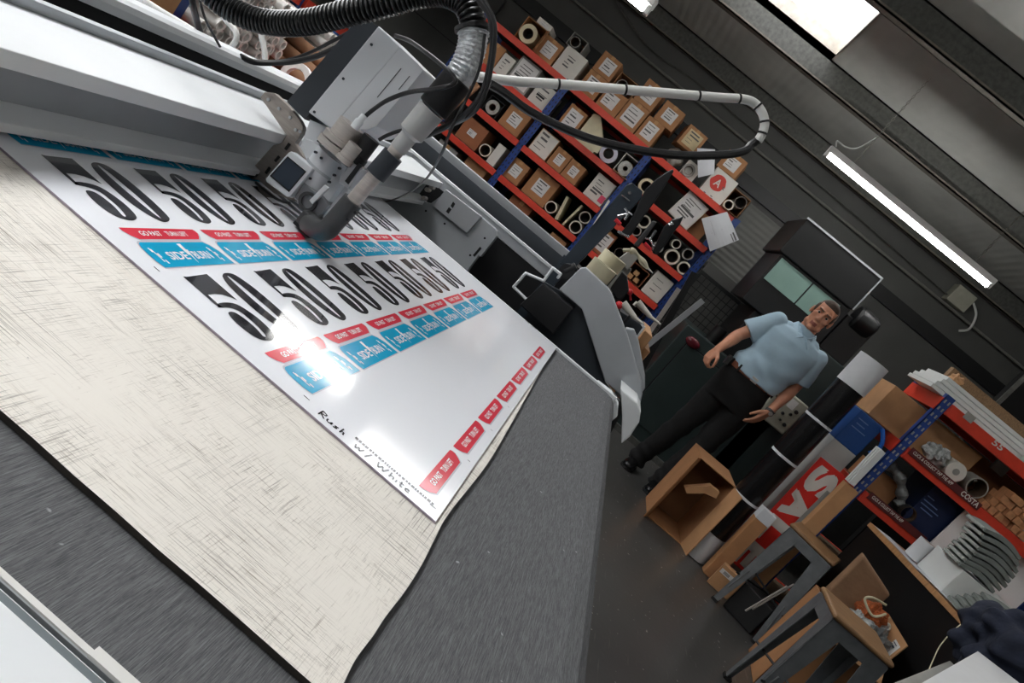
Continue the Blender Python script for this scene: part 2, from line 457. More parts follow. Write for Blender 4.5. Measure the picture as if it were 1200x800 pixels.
# ---------------------------------------------------------------- printed sheet
m_sheet = mat('glossy white plastic sheet', '#f4f6fb', .10, var=.015, scale=3, coat=.5)
m_ink = mat('black ink', '#2c2c30', .1, var=.05, scale=50, coat=.4)
m_blue = mat('cyan ink', '#16a5cf', .1, var=.05, scale=30, coat=.4)
m_red = mat('red ink', '#df3c4e', .1, var=.05, scale=30, coat=.4)
m_wht = mat('white ink', '#f4f5f8', .12, var=0, coat=.4)
m_pale = mat('pale grey ink edge', '#c9ccd6', .12, var=0, coat=.4)
m_edge = mat('sheet edge', '#9a8f9c', .4, var=.2, scale=80)
sheet = MB(); S0, S1 = .657, 1.848
sheet.b2((-1.75, S0, TZ - .0025), (.031, S1, TZ), 0)
for f in range(2, 6):
    sheet.m[f] = 6
ZI = TZ + .0004
OY, PW, PH = .689, .1466, .2035
def g2(pts, xo, yo, z=ZI): return [V((xo - v, yo + u, z)) for u, v in pts]
FLAG = [(.0157, .1895), (.0214, .1885), (.0336, .189), (.061, .1904), (.061, .1442), (.0545, .1512), (.0454, .1565), (.0345, .1588), (.0215, .1588), (.0205, .1432), (.0225, .1375), (.0150, .1385)]
BOWL = [(.0150, .1385), (.0190, .1433), (.0275, .1445), (.0407, .1433), (.0516, .1386), (.0575, .1275), (.0605, .1118), (.0585, .095), (.0530, .0850), (.0425, .0802), (.0320, .0805), (.0225, .0842), (.0170, .0918), (.0143, .1043), (.0150, .1172), (.0183, .1263), (.0214, .1294), (.0281, .1296), (.0334, .1258), (.0365, .1147), (.0365, .1015), (.0335, .0898), (.0340, .0870), (.0365, .0863), (.0395, .0903), (.0430, .1027), (.0435, .1143), (.0428, .1262), (.0382, .1322), (.0306, .136), (.0223, .1375)]
ZERO = [(.0849, .1847), (.0934, .1889), (.1046, .1892), (.1140, .1837), (.1200, .1638), (.1215, .1382), (.1200, .1114), (.1160, .0906), (.1110, .0844), (.1030, .0805), (.0920, .0801), (.0830, .0878), (.0765, .1012), (.0725, .1182), (.0725, .1413), (.0745, .1598), (.0790, .1756)]
HOLE = [(.0965, .1850), (.1000, .1725), (.1012, .1534), (.1017, .1264), (.1000, .1006), (.0975, .0865), (.0945, .0905), (.0925, .1066), (.0915, .1274), (.0915, .1509), (.0930, .1714), (.0945, .1827)]
RED = [(.004, .0668), (.134, .0668), (.1361, .0640), (.1361, .0590), (.1310, .0529), (.1246, .0478), (.016, .0476), (.0085, .0535), (.004, .0613)]
BLUE = [(.0060, .0400), (.0100, .0425), (.1246, .0425), (.1320, .0360), (.1375, .0243), (.1400, .0018), (.004, .0012), (.0015, .0120), (.0015, .0240), (.0030, .0340)]
def grow(pts, k, du=0, dv=0):
    cu = sum(p[0] for p in pts) / len(pts); cv = sum(p[1] for p in pts) / len(pts)
    return [(cu + (u - cu) * (1 + k / .07) + du, cv + (v - cv) * (1 + k / .012) + dv) for u, v in pts]
def smooth2(pts, n=3):
    q = spline([V((a, b, 0)) for a, b in pts + pts[:1]], n)[:-1]
    return [(p.x, p.y) for p in q]
ZERO_S, HOLE_S, BOWL_S = smooth2(ZERO, 4), smooth2(HOLE, 3), smooth2(BOWL, 3)
BOLT = [(.0690, .0395), (.0760, .0395), (.0745, .0290), (.0770, .0290), (.0700, .0050), (.0715, .0200), (.0680, .0200)]
def words(xo, yo, red, blue):
    if red:
        sheet.flat(g2(grow(RED, .0012, .0006, -.0012), xo, yo, ZI - .0002), 5)
        sheet.flat(g2(RED, xo, yo), 3)
        sheet.text('GO PAST', V((xo - .0535, yo + .027, ZI + .0002)), V((0, .036, 0)), V((-.008, 0, 0)), 4)
        sheet.text('TURN LEFT', V((xo - .0535, yo + .072, ZI + .0002)), V((0, .040, 0)), V((-.008, 0, 0)), 4)
    if blue:
        sheet.flat(g2(grow(BLUE, .0012, .0, .0008), xo, yo, ZI - .0002), 5)
        sheet.flat(g2(BLUE, xo, yo), 2)
        sheet.text('SIDE', V((xo - .0125, yo + .0305, ZI + .0002)), V((0, .035, 0)), V((-.0135, 0, 0)), 4)
        sheet.text('BURN', V((xo - .0125, yo + .0775, ZI + .0002)), V((0, .034, 0)), V((-.0135, 0, 0)), 4)
        sheet.flat(g2(BOLT, xo, yo, ZI + .0002), 4)
        for u0 in (.0135, .1210):
            for (du, v0, v1, w) in ((0, .010, .031, .0016), (.0035, .007, .013, .0022), (-.0022, .026, .033, .0022), (.0022, .017, .024, .0030)):
                sheet.flat(g2([(u0 + du, v0), (u0 + du + w, v0), (u0 + du + w, v1), (u0 + du, v1)], xo, yo, ZI + .0002), 4)
for r in range(-4, 3):
    xo = -.352 + PH * r
    for c in range(7):
        yo = OY + PW * c
        if r == 2:
            words(xo + .0075, yo, True, False); continue
        words(xo, yo, True, True)
        sheet.flat(g2(FLAG, xo, yo), 1); sheet.flat(g2(BOWL_S, xo, yo), 1)
        sheet.flat(g2(ZERO_S, xo, yo), 1, [g2(HOLE_S, xo, yo)])
# pale seams between the cards, crop ticks, the dashed proof line and the pen notes
for c in range(1, 8):
    yo = OY + PW * c - .003
    sheet.poly([(-1.7, yo, ZI - .0003), (-.03, yo, ZI - .0003), (-.03, yo + .0022, ZI - .0003), (-1.7, yo + .0022, ZI - .0003)], 4)
for x in (-.352, -.1485, .02):
    for y in (.677, OY + PW, OY + 2 * PW, OY + 3 * PW):
        if x < 0 and y > .68: continue
        sheet.poly([(x - .004 * (y < .68), y, ZI), (x + .004, y, ZI), (x + .004, y + .0012, ZI), (x - .004 * (y < .68), y + .0012, ZI)], 1)
x = -.085
while x < .018:
    w = random.uniform(.0016, .0042)
    sheet.poly([(x, .6795, ZI), (x + w, .6795, ZI), (x + w, .6838, ZI), (x, .6838, ZI)], 1); x += w + random.uniform(.0006, .0016)
def pen(strokes, xo, yo, s):
    for st in strokes:
        for a, b in zip(st, st[1:]):
            p, q = V((xo + a[0] * s, yo + a[1] * s, ZI)), V((xo + b[0] * s, yo + b[1] * s, ZI))
            d = (q - p); n = V((-d.y, d.x, 0)).normalized() * .0009
            sheet.flat([p + n, p - n, q - n, q + n], 1)
R_ = [[(0, 0), (0, 2)], [(0, 2), (1, 1.7), (.9, 1.1), (0, 1), (1.2, 0)]]
u_ = [[(1.6, 1), (1.7, .2), (2.2, 0), (2.6, .9), (2.6, 0)]]
s_ = [[(3.9, .9), (3.2, .7), (3.8, .3), (3.1, 0)]]
h_ = [[(4.5, 1.9), (4.5, 0)], [(4.5, .6), (5, .9), (5.2, 0)]]
pen(R_ + u_ + s_ + h_, -.127, .667, .0062)
w_ = [[(0, 1), (.3, 0), (.7, .8), (1, 0), (1.4, 1.2)], [(2.1, -.2), (2.6, 1.6)]]
W_ = [[(4, 1.4), (4.4, 0), (4.9, 1.1), (5.3, 0), (5.8, 1.5)], [(6.4, 1.5), (6.4, 0)], [(6.4, .6), (7, .8), (7.1, 0)], [(7.6, .8), (7.6, 0)], [(8.3, 1.4), (8.4, 0), (8.8, .1)], [(8, .9), (8.8, .9)], [(9.2, .5), (9.9, .6), (9.6, .9), (9.2, .5), (9.4, 0), (10, .1)]]
pen(w_ + W_, -.079, .664, .0072)
tag(sheet.build('printed_sheet', [m_sheet, m_ink, m_blue, m_red, m_wht, m_pale, m_edge]), 'glossy white plastic sheet printed with rows of black 50 signs, lying under the gantry', 'printed sheet')
# ================================================================ GANTRY
def PX(pts, y): return [aty(a, b, y) for a, b in pts]
gan = thing('cutter_gantry', (-.65, 1.2, .86), 'long white and grey gantry beam spanning the cutting table', 'gantry')
GY0, GY1 = .08, 2.235
def along(prof, m, mb, y0=GY0, y1=GY1):
    mb.prism([(x, y0, z) for x, z in prof], (0, y1 - y0, 0), m); return mb
mb = MB()
along([(-.560, .976), (-.560, .9955), (-.690, .9955), (-.690, .976)], 0, mb)
mb.build('top_plate', m_house, gan, bevel=.0015)
mb = MB(); along([(-.600, .915), (-.600, .976), (-.69, .976), (-.69, .915)], 0, mb)
mb.build('beam', m_grey, gan)
mb = MB(); along([(-.560, .908), (-.560, .919), (-.600, .923), (-.600, .908)], 0, mb)
mb.build('lower_lip', m_house, gan, bevel=.001)
mb = MB(); along([(-.690, .93), (-.690, 1.008), (-.704, 1.008), (-.704, .93)], 0, mb)
mb.build('rear_step', m_grey, gan, bevel=.001)
mb = MB(); along([(-.704, .93), (-.704, .975), (-.766, .975), (-.766, 1.0075), (-.80, 1.0075), (-.80, .93)], 0, mb)
mb.build('drive_slot', m_gap, gan)
mb = MB(); along([(-.760, 1.0085), (-.760, 1.021), (-.765, 1.029), (-.774, 1.033), (-.80, 1.033), (-.80, 1.0085)], 0, mb)
mb.build('rear_rail', m_house, gan, bevel=.001)
# far end bracket
mb = MB(); yb = 2.19
base = PX([(440, 222), (505, 238), (524, 224), (565, 255), (578.5, 266.5), (582, 271), (582, 277), (563, 301), (561, 299), (552, 311), (530, 345), (450, 290)], yb)
mb.prism(base, (0, .03, 0))
mb.build('end_bracket', m_grey, gan, bevel=.0015)
mb = MB(); mb.prism(PX([(507, 241.5), (522.5, 221.5), (564.5, 253.5), (547, 273)], yb - .012), (0, .012, 0))
mb.build('bracket_cover', m_alu, gan, bevel=.0015)
mb = MB()
for c, w, h in (((525.5, 246.5), 6, 4), ((530.5, 240), 5, 4)):
    mb.prism(PX([(c[0] - w * .5, c[1] + h * .3), (c[0] + w * .1, c[1] - h), (c[0] + w * .6, c[1] - h * .3), (c[0], c[1] + h)], yb - .013), (0, .002, 0))
mb.prism(PX([(554, 299), (562.5, 289), (564.5, 291), (556, 301)], yb - .001), (0, .002, 0))
mb.build('bracket_slots', m_gap, gan)
for c in ((499, 247), (521, 262), (530, 252), (568, 279), (551, 299)):
    p = aty(c[0], c[1], yb - .0005); MB().cyl(p, p + Y * .002, .0035, seg=10).build('bracket_hole', m_gap, gan)
mb = MB(); mb.b2((-.72, -.02, .70), (-.42, .092, 1.0)); mb.build('near_end_housing', m_grey, gan, bevel=.004)
for a in ((500, 222), (505, 219), (496, 232)):
    p = aty(a[0], a[1], 2.17); MB().cyl(p, p + Y * .03, .007, seg=10).build('cable_gland', m_steel, gan)

# ---------------------------------------------------------------- far drive rail, end block, handle
dr = thing('drive_rail', (-.5, 2.3, 0), 'long rail with white edges along the far side of the cutting table', 'rail')
mb = MB(); mb.b2((-.86, 2.272, .972), (-.125, 2.30, 1.004), 0); mb.b2((-.86, 2.268, 1.002), (-.125, 2.30, 1.010), 1); mb.build('inner_rail', [m_alu, m_house], dr, bevel=.001)
mb = MB(); mb.b2((-.86, 2.30, .70), (-.125, 2.40, .985), 0); mb.b2((-.86, 2.276, .70), (-.125, 2.30, .972), 0); mb.build('cover', m_black, dr)
mb = MB(); mb.b2((-.86, 2.345, .985), (-.09, 2.352, 1.05), 0); mb.build('channel_wall', m_anth, dr)
mb = MB(); mb.b2((-.86, 2.40, .93), (-.085, 2.43, 1.073)); mb.build('outer_rail', m_alu, dr, bevel=.002)
mb = MB(); mb.b2((-.125, 2.28, .93), (-.045, 2.43, 1.06)); mb.build('end_block', m_black, dr, bevel=.003)
for sx in (-.75, -.3): MB().b2((sx - .03, 2.32, 0), (sx + .03, 2.38, .70)).build('stand', m_anth, dr)

con = thing('control_console', (.1, 2.08, 0), 'light grey bent console housing with a dark panel at the far end of the table', 'console')
mb = MB()
mb.prism(PX([(680, 314), (686, 313), (713, 338), (717, 345), (735, 392), (752, 448), (753, 462), (750, 474), (742, 481), (726, 462), (709, 447), (682, 362), (655, 339)], 2.06), (0, .035, 0))
mb.build('housing', m_grey, con, bevel=.003)
mb = MB(); mb.prism(PX([(733, 384), (743, 386), (748, 398), (756, 440), (756, 455), (745, 470)], 2.10), (0, .03, 0)); mb.build('rear_housing', m_grey, con, bevel=.003)
mb = MB(); mb.prism(PX([(637, 330), (655, 340), (682, 362), (709, 447), (726, 470), (700, 490), (600, 400)], 2.09), (0, .02, 0)); mb.build('dark_panel', m_anth, con)
mb = MB(); mb.prism(PX([(636, 332), (672, 361), (648, 392), (609, 357)], 2.05), (0, .03, 0)); mb.build('junction_cover', m_black, con, bevel=.003)
mb = MB(); mb.b2((.18, 2.00, .0), (.26, 2.09, .80)); mb.build('pedestal', m_anth, con)
mb = MB(); mb.prism(PX([(727, 455), (747, 472), (751, 482), (749, 495), (738, 512), (728, 520), (729, 487)], 1.93), (0, .13, 0)); mb.build('end_cap', m_house, con, bevel=.004)
mb = MB()
p = aty(664, 318, 2.08); mb.cyl(p, p + Y * .05, .022); mb.cyl(aty(662, 318, 2.09), aty(675, 312, 2.09), .012)
mb.build('adjusting_knob', m_black, con)
hand = MB(); hp = [aty(a, b, 2.06) for a, b in ((617, 351), (602, 336), (616, 320), (637, 329), (648, 314), (657, 321), (654, 325))]
for a, b in zip(hp, hp[1:]): hand.cyl(a, b, .0045, seg=10); hand.sphere(b, .0045, seg=10, rings=6)
hand.build('bent_handle', m_house, con)

# ================================================================ CUTTING HEAD
HY = 1.15
head = thing('cutter_carriage', (-.47, 1.2, .9), 'grey cutting head with a small screen hanging on the white gantry beam', 'cutting head')
m_plate = mat('warm brushed steel plate', '#a39a93', .38, .6, var=.12, scale=40, stretch=(1, 1, 10))
m_light = mat('pale grey cover', '#d3d6da', .45, .0, var=.03, scale=8)
m_screen = mat('dark glass screen', '#39424e', .08, var=.06, scale=12, coat=.5)
m_dkgrey = mat('dark grey moulded plastic', '#3f4041', .5, var=.08, scale=30)
mb = MB()
cp_ = (PX([(305, 114), (310, 107.5), (322, 109), (338, 124), (351, 140), (355, 148), (355, 154), (345.5, 168), (366, 200), (345, 236), (318, 230), (287, 214), (290, 204), (294, 199), (320, 170), (330, 167.5), (335.5, 158)], 1.183))
for p in cp_: p.z = max(p.z, .9045)
mb.prism(cp_, (0, .014, 0))
mb.build('carriage_plate', m_plate, head, bevel=.001)
for a, b in ((314, 116.5), (326.5, 127), (339.5, 137.5), (346, 152), (351, 154)):
    p = aty(a, b, 1.180); MB().cyl(p, p + Y * .004, .0028, seg=10).build('plate_screw', m_alu, head)
mb = MB()
for a, b in (((334, 175), (339, 168)), ((322, 189), (327, 183)), ((311, 203), (316, 196))):
    p, q = aty(a[0], a[1], 1.181), aty(b[0], b[1], 1.181); n = (q - p).cross(Y).normalized() * .0022
    mb.prism([p + n, q + n, q - n, p - n], (0, .003, 0))
mb.build('plate_slot', m_gap, head)
mb = MB(); mb.prism(PX([(419, 22), (426, 22.5), (434, 25.5), (443, 31), (446, 33), (362, 134), (357, 140), (336, 119)], 1.165), (0, .13, 0))
mb.build('dark_cover', m_anth, head, bevel=.003)
mb = MB(); mb.prism(PX([(443.5, 30), (469, 55), (388, 151), (361, 131)], 1.15), (0, .13, 0)); mb.build('front_cover', m_light, head, bevel=.002)
mb = MB(); mb.prism(PX([(469, 55), (489, 74), (495, 80.5), (495, 84), (441, 148), (430, 152), (388, 151)], 1.1505), (0, .12, 0)); mb.build('side_cover', m_light, head, bevel=.004)
for a, b in ((435, 52), (402, 92), (368, 131), ):
    p = aty(a, b, 1.148); MB().cyl(p, p + Y * .003, .0022, seg=10).build('cover_screw', m_anth, head)
mb = MB()
for a, b in (((470, 80), (442, 114)), ((480, 89), (467, 105))):
    p, q = aty(a[0], a[1], 1.1495), aty(b[0], b[1], 1.1495); n = (q - p).cross(Y).normalized() * .0005
    mb.prism([p + n, q + n, q - n, p - n], (0, .004, 0))
mb.build('cover_vents', m_anth, head)
# machined body under the covers
mb = MB(); mb.prism(PX([(363, 140), (388, 151), (400, 158), (372, 190), (352, 172)], 1.165), (0, .08, 0)); mb.build('upper_block', m_light, head, bevel=.001)
mb = MB(); mb.prism(PX([(351, 171), (358, 162), (366, 165), (405, 193), (417, 196), (391, 228), (371, 257), (356, 245), (344, 232), (366, 201)], 1.15), (0, .07, 0)); mb.build('main_body', m_light, head, bevel=.0015)
mb = MB(); a, b = aty(392, 183, 1.168), aty(366, 217, 1.168); mb.cyl(a, b, .031, seg=36); mb.build('motor_barrel', m_light, head)
mb = MB(); mb.prism(PX([(345, 231), (356, 214), (372, 226), (385, 240), (371, 257)], 1.135), (0, .03, 0)); mb.build('tool_holder', mat('milled aluminium', '#8d8f93', .35, .6, var=.08, scale=30), head, bevel=.001)
mb = MB(); c = aty(360, 236, 1.13); mb.pipe(c, c + Y * .008, .016, .011, seg=28); mb.build('holder_ring', m_dkgrey, head)
mb = MB(); a, b = aty(364, 237, 1.127), aty(383, 218, 1.127); n = (b - a).cross(Y).normalized() * .0042
mb.prism([a + n, b + n, b - n, a - n], (0, .006, 0)); mb.build('lever', m_light, head, bevel=.001)
mb = MB(); mb.prism(PX([(378, 254), (411, 208), (420, 200), (421, 204), (402, 232), (380, 258)], 1.128), (0, .02, 0)); mb.build('side_rail', m_alu, head, bevel=.001)
# steel spindle parts above the body
mb = MB()
def stack(segs, y, mb):
    for (a, b, r) in segs: mb.cyl(aty(a[0], a[1], y), aty(b[0], b[1], y), r, seg=32)
stack([((413, 146), (401, 162), .0225), ((401, 162), (397, 168), .029), ((396, 169), (391, 176), .031)], 1.135, mb)
mb.build('spindle', m_steel, head)
mb = MB(); stack([((422, 141), (415, 150), .007), ((427, 135), (421, 142), .005)], 1.115, mb); mb.build('air_fitting', m_house, head)
mb = MB(); stack([((436, 162), (421, 182), .0145), ((421, 182), (410, 196), .0165)], 1.135, mb); mb.build('tool_motor', m_black, head)
mb = MB(); stack([((417, 170), (406, 184), .012), ((406, 184), (402, 189), .014)], 1.11, mb); mb.build('collet_nut', m_steel, head)
mb = MB(); a, b = aty(377, 170, 1.142), aty(402, 142, 1.142); n = (b - a).cross(Y).normalized() * .0012
mb.prism([a + n, b + n, b - n, a - n], (0, .02, 0)); mb.build('guide_plate', m_house, head)
for a, b in ((423, 197), (417, 205), (411, 212), (406, 219)):
    p = aty(a, b, 1.13); MB().cyl(p, p + Y * .01, .0032, seg=10).build('clamp_screw', m_steel, head)
# fine fittings on the body: dark gap over the barrel, flange arcs, bolts, slider block
mb = MB(); mb.prism(PX([(371, 165), (384, 151), (390, 156), (377, 170)], 1.148), (0, .02, 0)); mb.build('dark_recess', m_black, head)
a, b = aty(396, 177, 1.168), aty(394.6, 178.8, 1.168)
MB().pipe(a, b, .0335, .022, 40).build('barrel_flange', m_house, head)
a, b = aty(380, 198, 1.168), aty(378, 200.6, 1.168)
MB().pipe(a, b, .0318, .028, 40).build('barrel_groove', m_grey, head)
for q in ((369, 178), (376, 185), (357, 193), (363, 209), (397, 197), (391, 205), (385, 213)):
    p = aty(q[0], q[1], 1.134); MB().cyl(p, p + Y * .006, .0022, seg=10).build('body_screw', m_anth, head)
mb = MB(); mb.prism(PX([(400, 205), (412, 190), (425, 198), (408, 221), (397, 214)], 1.118), (0, .03, 0)); sb = mb.build('slider_block', m_alu, head, bevel=.001)
mb = MB(); mb.prism(PX([(404, 212), (420, 191), (424, 194), (408, 216)], 1.1165), (0, .004, 0)); mb.build('slider_track', m_black, sb)
mb = MB(); mb.prism(PX([(288, 205), (294, 199), (301, 204), (295, 210)], 1.176), (0, .02, 0)); mb.build('cable_clip', m_anth, head)
mb = MB(); mb.sweep(spline([aty(300, 214, 1.17), aty(312, 224, 1.15), aty(326, 234, 1.14), (aty(340, 238, 1.14))], 8), .0024, 8); mb.build('drag_wire', m_black, head)
mb = MB(); mb.prism(PX([(397, 236), (409, 222), (415, 227), (402, 243)], 1.112), (0, .03, 0)); mb.build('lower_clamp', m_grey, head, bevel=.001)
# touch screen
scr = MB(); scr.prism(PX([(338, 178.5), (341, 177), (365, 196), (366, 199), (340, 230), (336, 231), (312, 213), (311, 209.5)], 1.128), (0, .02, 0)); bez = scr.build('screen_bezel', m_light, head, bevel=.0015)
mb = MB(); mb.prism(PX([(337, 184), (357.5, 201), (338.5, 223.5), (317.5, 206)], 1.1275), (0, .002, 0)); g = mb.build('screen_glass', m_screen, bez)
mb = MB()
fr = PX([(337, 183), (358.8, 201), (338.5, 225), (316, 206)], 1.1272); inn = PX([(337, 184.6), (356.8, 201), (338.5, 222.7), (318.5, 206)], 1.1272)
mb.prism(fr, (0, .001, 0), holes=[inn]); mb.build('screen_border', m_gap, bez)
# suction foot and elbow
mb = MB(); mb.prism(PX([(345, 258), (356, 245), (373, 259), (363, 276), (356, 270)], 1.11), (0, .06, 0)); mb.build('suction_foot', m_dkgrey, head, bevel=.003)
mb = MB(); mb.prism(PX([(343, 261), (346, 258), (364, 274), (362, 279)], 1.12), (0, .04, 0)); mb.build('brush_ring', m_black, head)
el = spline([aty(362, 262, 1.12), aty(372, 269, 1.10), aty(383, 269, 1.085), aty(392, 260, 1.085), aty(414, 235, 1.085)], 8)
mb = MB(); mb.sweep(el, .0165, 24); mb.build('suction_elbow', m_dkgrey, head)
for a, b in ((407, 257), (416, 249)):
    p = aty(a, b, 1.068); MB().cyl(p, p + Y * .008, .0024, seg=10).build('elbow_screw', m_black, head)
SY = 1.085
def sty(p0, p1, r, name, m, par=head):
    return MB().cyl(aty(p0[0], p0[1], SY), aty(p1[0], p1[1], SY), r, seg=28, m=0).build(name, m, par)
sty((410, 240), (472, 168), .0118, 'suction_tube', m_steel)
sty((440, 205), (461, 181), .0165, 'tube_sleeve', m_anth)
mb = MB(); mb.lathe(aty(466, 175, SY), aty(510, 124, SY) - aty(466, 175, SY), [(0, .0135), (.026, .0135), (.032, .0205), (.078, .0215)], 28)
mb.build('hose_adapter', mat('light grey plastic', '#a9aaa9', .5, var=.03), head)

# ---------------------------------------------------------------- vacuum hose
m_hose = mat('black corrugated hose', '#0e0f10', .3, var=.05)
m_tape = mat('silver duct tape', '#c4c7ca', .3, .45, var=.3, scale=90, bump=.6, bscale=160)
hose = thing('vacuum_hose', (-.35, 1.085, 1.18), 'black corrugated suction hose with a silver taped joint arching over the cutting head', 'hose')
MB().lathe(aty(507, 128, SY), aty(537, 92, SY) - aty(507, 128, SY), [(0, .0225), (.002, .0245), (.056, .0245), (.058, .022)], 28).build('rubber_cuff', m_black, hose)
tp = spline([aty(533, 97, SY), aty(545, 78, SY), aty(553, 55, SY), aty(555, 36, SY)], 14)
mb = MB(); mb.sweep(tp, .021, 26, rf=lambda i: .0215 + .0008 * math.sin(i * 1.9) + (.0015 if i > 36 else 0)); mb.build('silver_tape', m_tape, hose)
hp = [aty(555, 40, SY), aty(553, 20, SY), aty(543, 2, 1.09), aty(520, -8, 1.10), aty(490, -6, 1.11), aty(450, 5, 1.11), aty(405, 16, 1.115), aty(360, 26, 1.13), aty(320, 27, 1.15), aty(290, 20, 1.155), aty(262, 5, 1.15), aty(240, -16, 1.14), aty(225, -50, 1.14)]
hp = resample(spline(hp, 30), .0019)
mb = MB(); mb.sweep(hp, .019, 22, rf=lambda i: (.0165, .0195, .0205, .0195)[i % 4]); mb.build('corrugated_tube', m_hose, hose)
for px in ((553, 34),):
    c = aty(px[0], px[1], SY); d = (aty(555, 50, SY) - aty(552, 20, SY)).normalized()
    MB().pipe(c - d * .003, c + d * .003, .0255, .021, 26).build('tie_band', m_black, hose)

# ---------------------------------------------------------------- cables and conduits
def cable(name, pts, r, label, m=None, cat='cable', n=10, group=None):
    """pts: (px, py, y) or 3-D points"""
    q = [aty(*p) for p in pts]
    mb = MB(); mb.sweep(spline(q, n), r, 10)
    return tag(mb.build(name, m or m_black), label, cat, group)
cable('air_hose', [(463, 42, 1.2), (480, 48, 1.17), (500, 62, 1.09), (520, 78, 1.04), (533, 92, 1.036), (530, 99, 1.036), (512, 104, 1.040), (480, 108, 1.09), (455, 117, 1.11), (438, 128, 1.13), (426, 138, 1.135)], .0035, 'thick black air line looping from the grey cover to the spindle')
cable('cable_bundle', [(545, -20, 1.05), (562, 0, 1.045), (575, 20, 1.045), (578, 50, 1.045), (574, 80, 1.045), (566, 108, 1.045), (548, 132, 1.06), (525, 147, 1.10), (505, 156, 1.122), (485, 163, 1.127), (462, 166, 1.132)], .0052, 'thickest black cable hugging the silver taped hose joint')
cable('signal_cable', [(553, -20, 1.03), (569, 3, 1.028), (580, 30, 1.028), (577, 70, 1.028), (570, 105, 1.028), (555, 132, 1.045), (530, 146, 1.108), (505, 152, 1.122), (475, 152, 1.127), (455, 158, 1.13), (444, 164, 1.13)], .003, 'thin black cable beside the thick one running down to the black motor')
cable('sensor_cable', [(568, 40, 1.018), (562, 80, 1.016), (547, 115, 1.016), (530, 148, 1.018), (515, 185, 1.1), (497, 212, 1.4), (475, 228, 1.7), (450, 237, 1.95), (425, 240, 2.0)], .0022, 'thin black wire dangling in front of the gantry end bracket')
cable('drag_cable', [(415, 45, 1.35), (390, 58, 1.35), (365, 68, 1.35), (335, 73, 1.35), (300, 73, 1.33), (282, 66, 1.30)], .0055, 'thick black cable dipping between the rear rail and the dark head cover')
cable('drag_cable', [(412, 36, 1.40), (390, 48, 1.40), (360, 63, 1.40), (330, 72, 1.40), (297, 73, 1.37), (278, 66, 1.34)], .0035, 'upper of the two black cables dipping beside the dark head cover')
cable('drag_cable', [(222, -20, 1.2), (226, 5, 1.2), (231, 25, 1.24), (238, 50, 1.29)], .0058, 'thick black cable hanging beside the hose left of the white loop')
cable('drag_cable', [(231, -15, 1.22), (236, 8, 1.22), (243, 27, 1.22), (258, 55, 1.22)], .0022, 'thin black wire hanging beside the hose left of the white loop')
m_pvc = mat('white plastic conduit', '#dcdcd8', .4, var=.03)
def pvc(name, pts, r, label, bands=(), n=10):
    root = thing(name, aty(*pts[0]), label, 'conduit')
    q = spline([aty(*p) for p in pts], n); mb = MB(); mb.sweep(q, r, 16); mb.build('tube', m_pvc, root)
    for b in bands:
        i = min(range(len(q)), key=lambda k: abs(k / (len(q) - 1) - b)); i = max(1, min(len(q) - 2, i)); d = (q[i + 1] - q[i - 1]).normalized()
        MB().pipe(q[i] - d * .0018, q[i] + d * .0018, r + .0012, r - .001, 16).build('tie', m_black, root)
    return root
pvc('cable_conduit', [(560, 90, 1.19), (600, 95, 1.22), (660, 99, 1.26), (720, 104, 1.3), (780, 109, 1.34), (840, 114, 1.38), (870, 116, 1.40), (884, 121, 1.41), (893, 132, 1.41), (896, 145, 1.41), (893, 157, 1.41), (888, 165, 1.41)], .0082, 'long white plastic conduit arm with black ties ending in a hook', (.17, .29, .42, .53, .67, .80, .9))
cable('hanging_cable', [(573, 98, 1.16), (590, 108, 1.19), (620, 130, 1.24), (660, 150, 1.27), (700, 165, 1.3), (750, 176, 1.33), (800, 182, 1.36), (850, 181, 1.39), (872, 177, 1.40), (880, 170, 1.41), (888, 164, 1.41)], .0075, 'black cable sagging below the long white conduit arm')
pvc('cable_loop', [(262, 62, 1.38), (272, 54, 1.38), (277, 45, 1.38), (276, 37, 1.38), (271, 30, 1.38), (262, 20, 1.38)], .0058, 'short white bent conduit sticking up behind the rear rail')
pvc('cable_stub', [(304, 30, 1.42), (307, 45, 1.42), (310, 60, 1.42), (311, 72, 1.42)], .0055, 'straight white conduit rising behind the rear rail under the hose')
pvc('flat_conduit', [(170, 2, 1.25), (185, 12, 1.25), (205, 24, 1.25), (228, 38, 1.25)], .007, 'pale grey conduit lying just behind the rear rail')
# ================================================================ BACK RACK AND ITS STOCK
m_orange = mat('orange red beam enamel', '#d2402c', .4, var=.08, scale=20)
m_navy = mat('blue post enamel', '#1e3f86', .4, var=.08, scale=20)
m_chip = mat('chipboard shelf', '#6d5a45', .8, var=.2, scale=60)
m_kraft = mat('brown cardboard', '#a87850', .8, var=.08, scale=14, bump=.05, bscale=120)
m_kraft2 = mat('paler brown cardboard', '#bb8d63', .8, var=.08, scale=14)
m_kraftd = mat('reddish cardboard', '#99603f', .8, var=.08, scale=14)
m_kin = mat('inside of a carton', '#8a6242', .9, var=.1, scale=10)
m_wbox = mat('white carton board', '#d8d5cc', .7, var=.04, scale=12)
m_gbox = mat('grey carton side', '#9a9993', .7, var=.06, scale=12)
m_lab = mat('white label paper', '#dad8d6', .6, var=.04, scale=30)
m_print = mat('grey print', '#5c5b5a', .7, var=0)
m_ptape = mat('parcel tape', '#b98a58', .3, var=.05)
m_core = mat('pale roll edge', '#d9d2c2', .6, var=.06, scale=60)
m_cream = mat('cream roll edge', '#dccfae', .6, var=.05, scale=60)
m_lilac = mat('lilac white roll edge', '#c6c4d2', .5, var=.05, scale=60)
m_corein = mat('cardboard core', '#4d3b2b', .8, var=.1)
m_pink = mat('pink label', '#e0526f', .6, var=0)
m_clear = mat('cloudy plastic film', '#a9a9a2', .25, var=.25, scale=40)
m_dkbox = mat('black carton', '#1d1d1e', .6, var=.1)

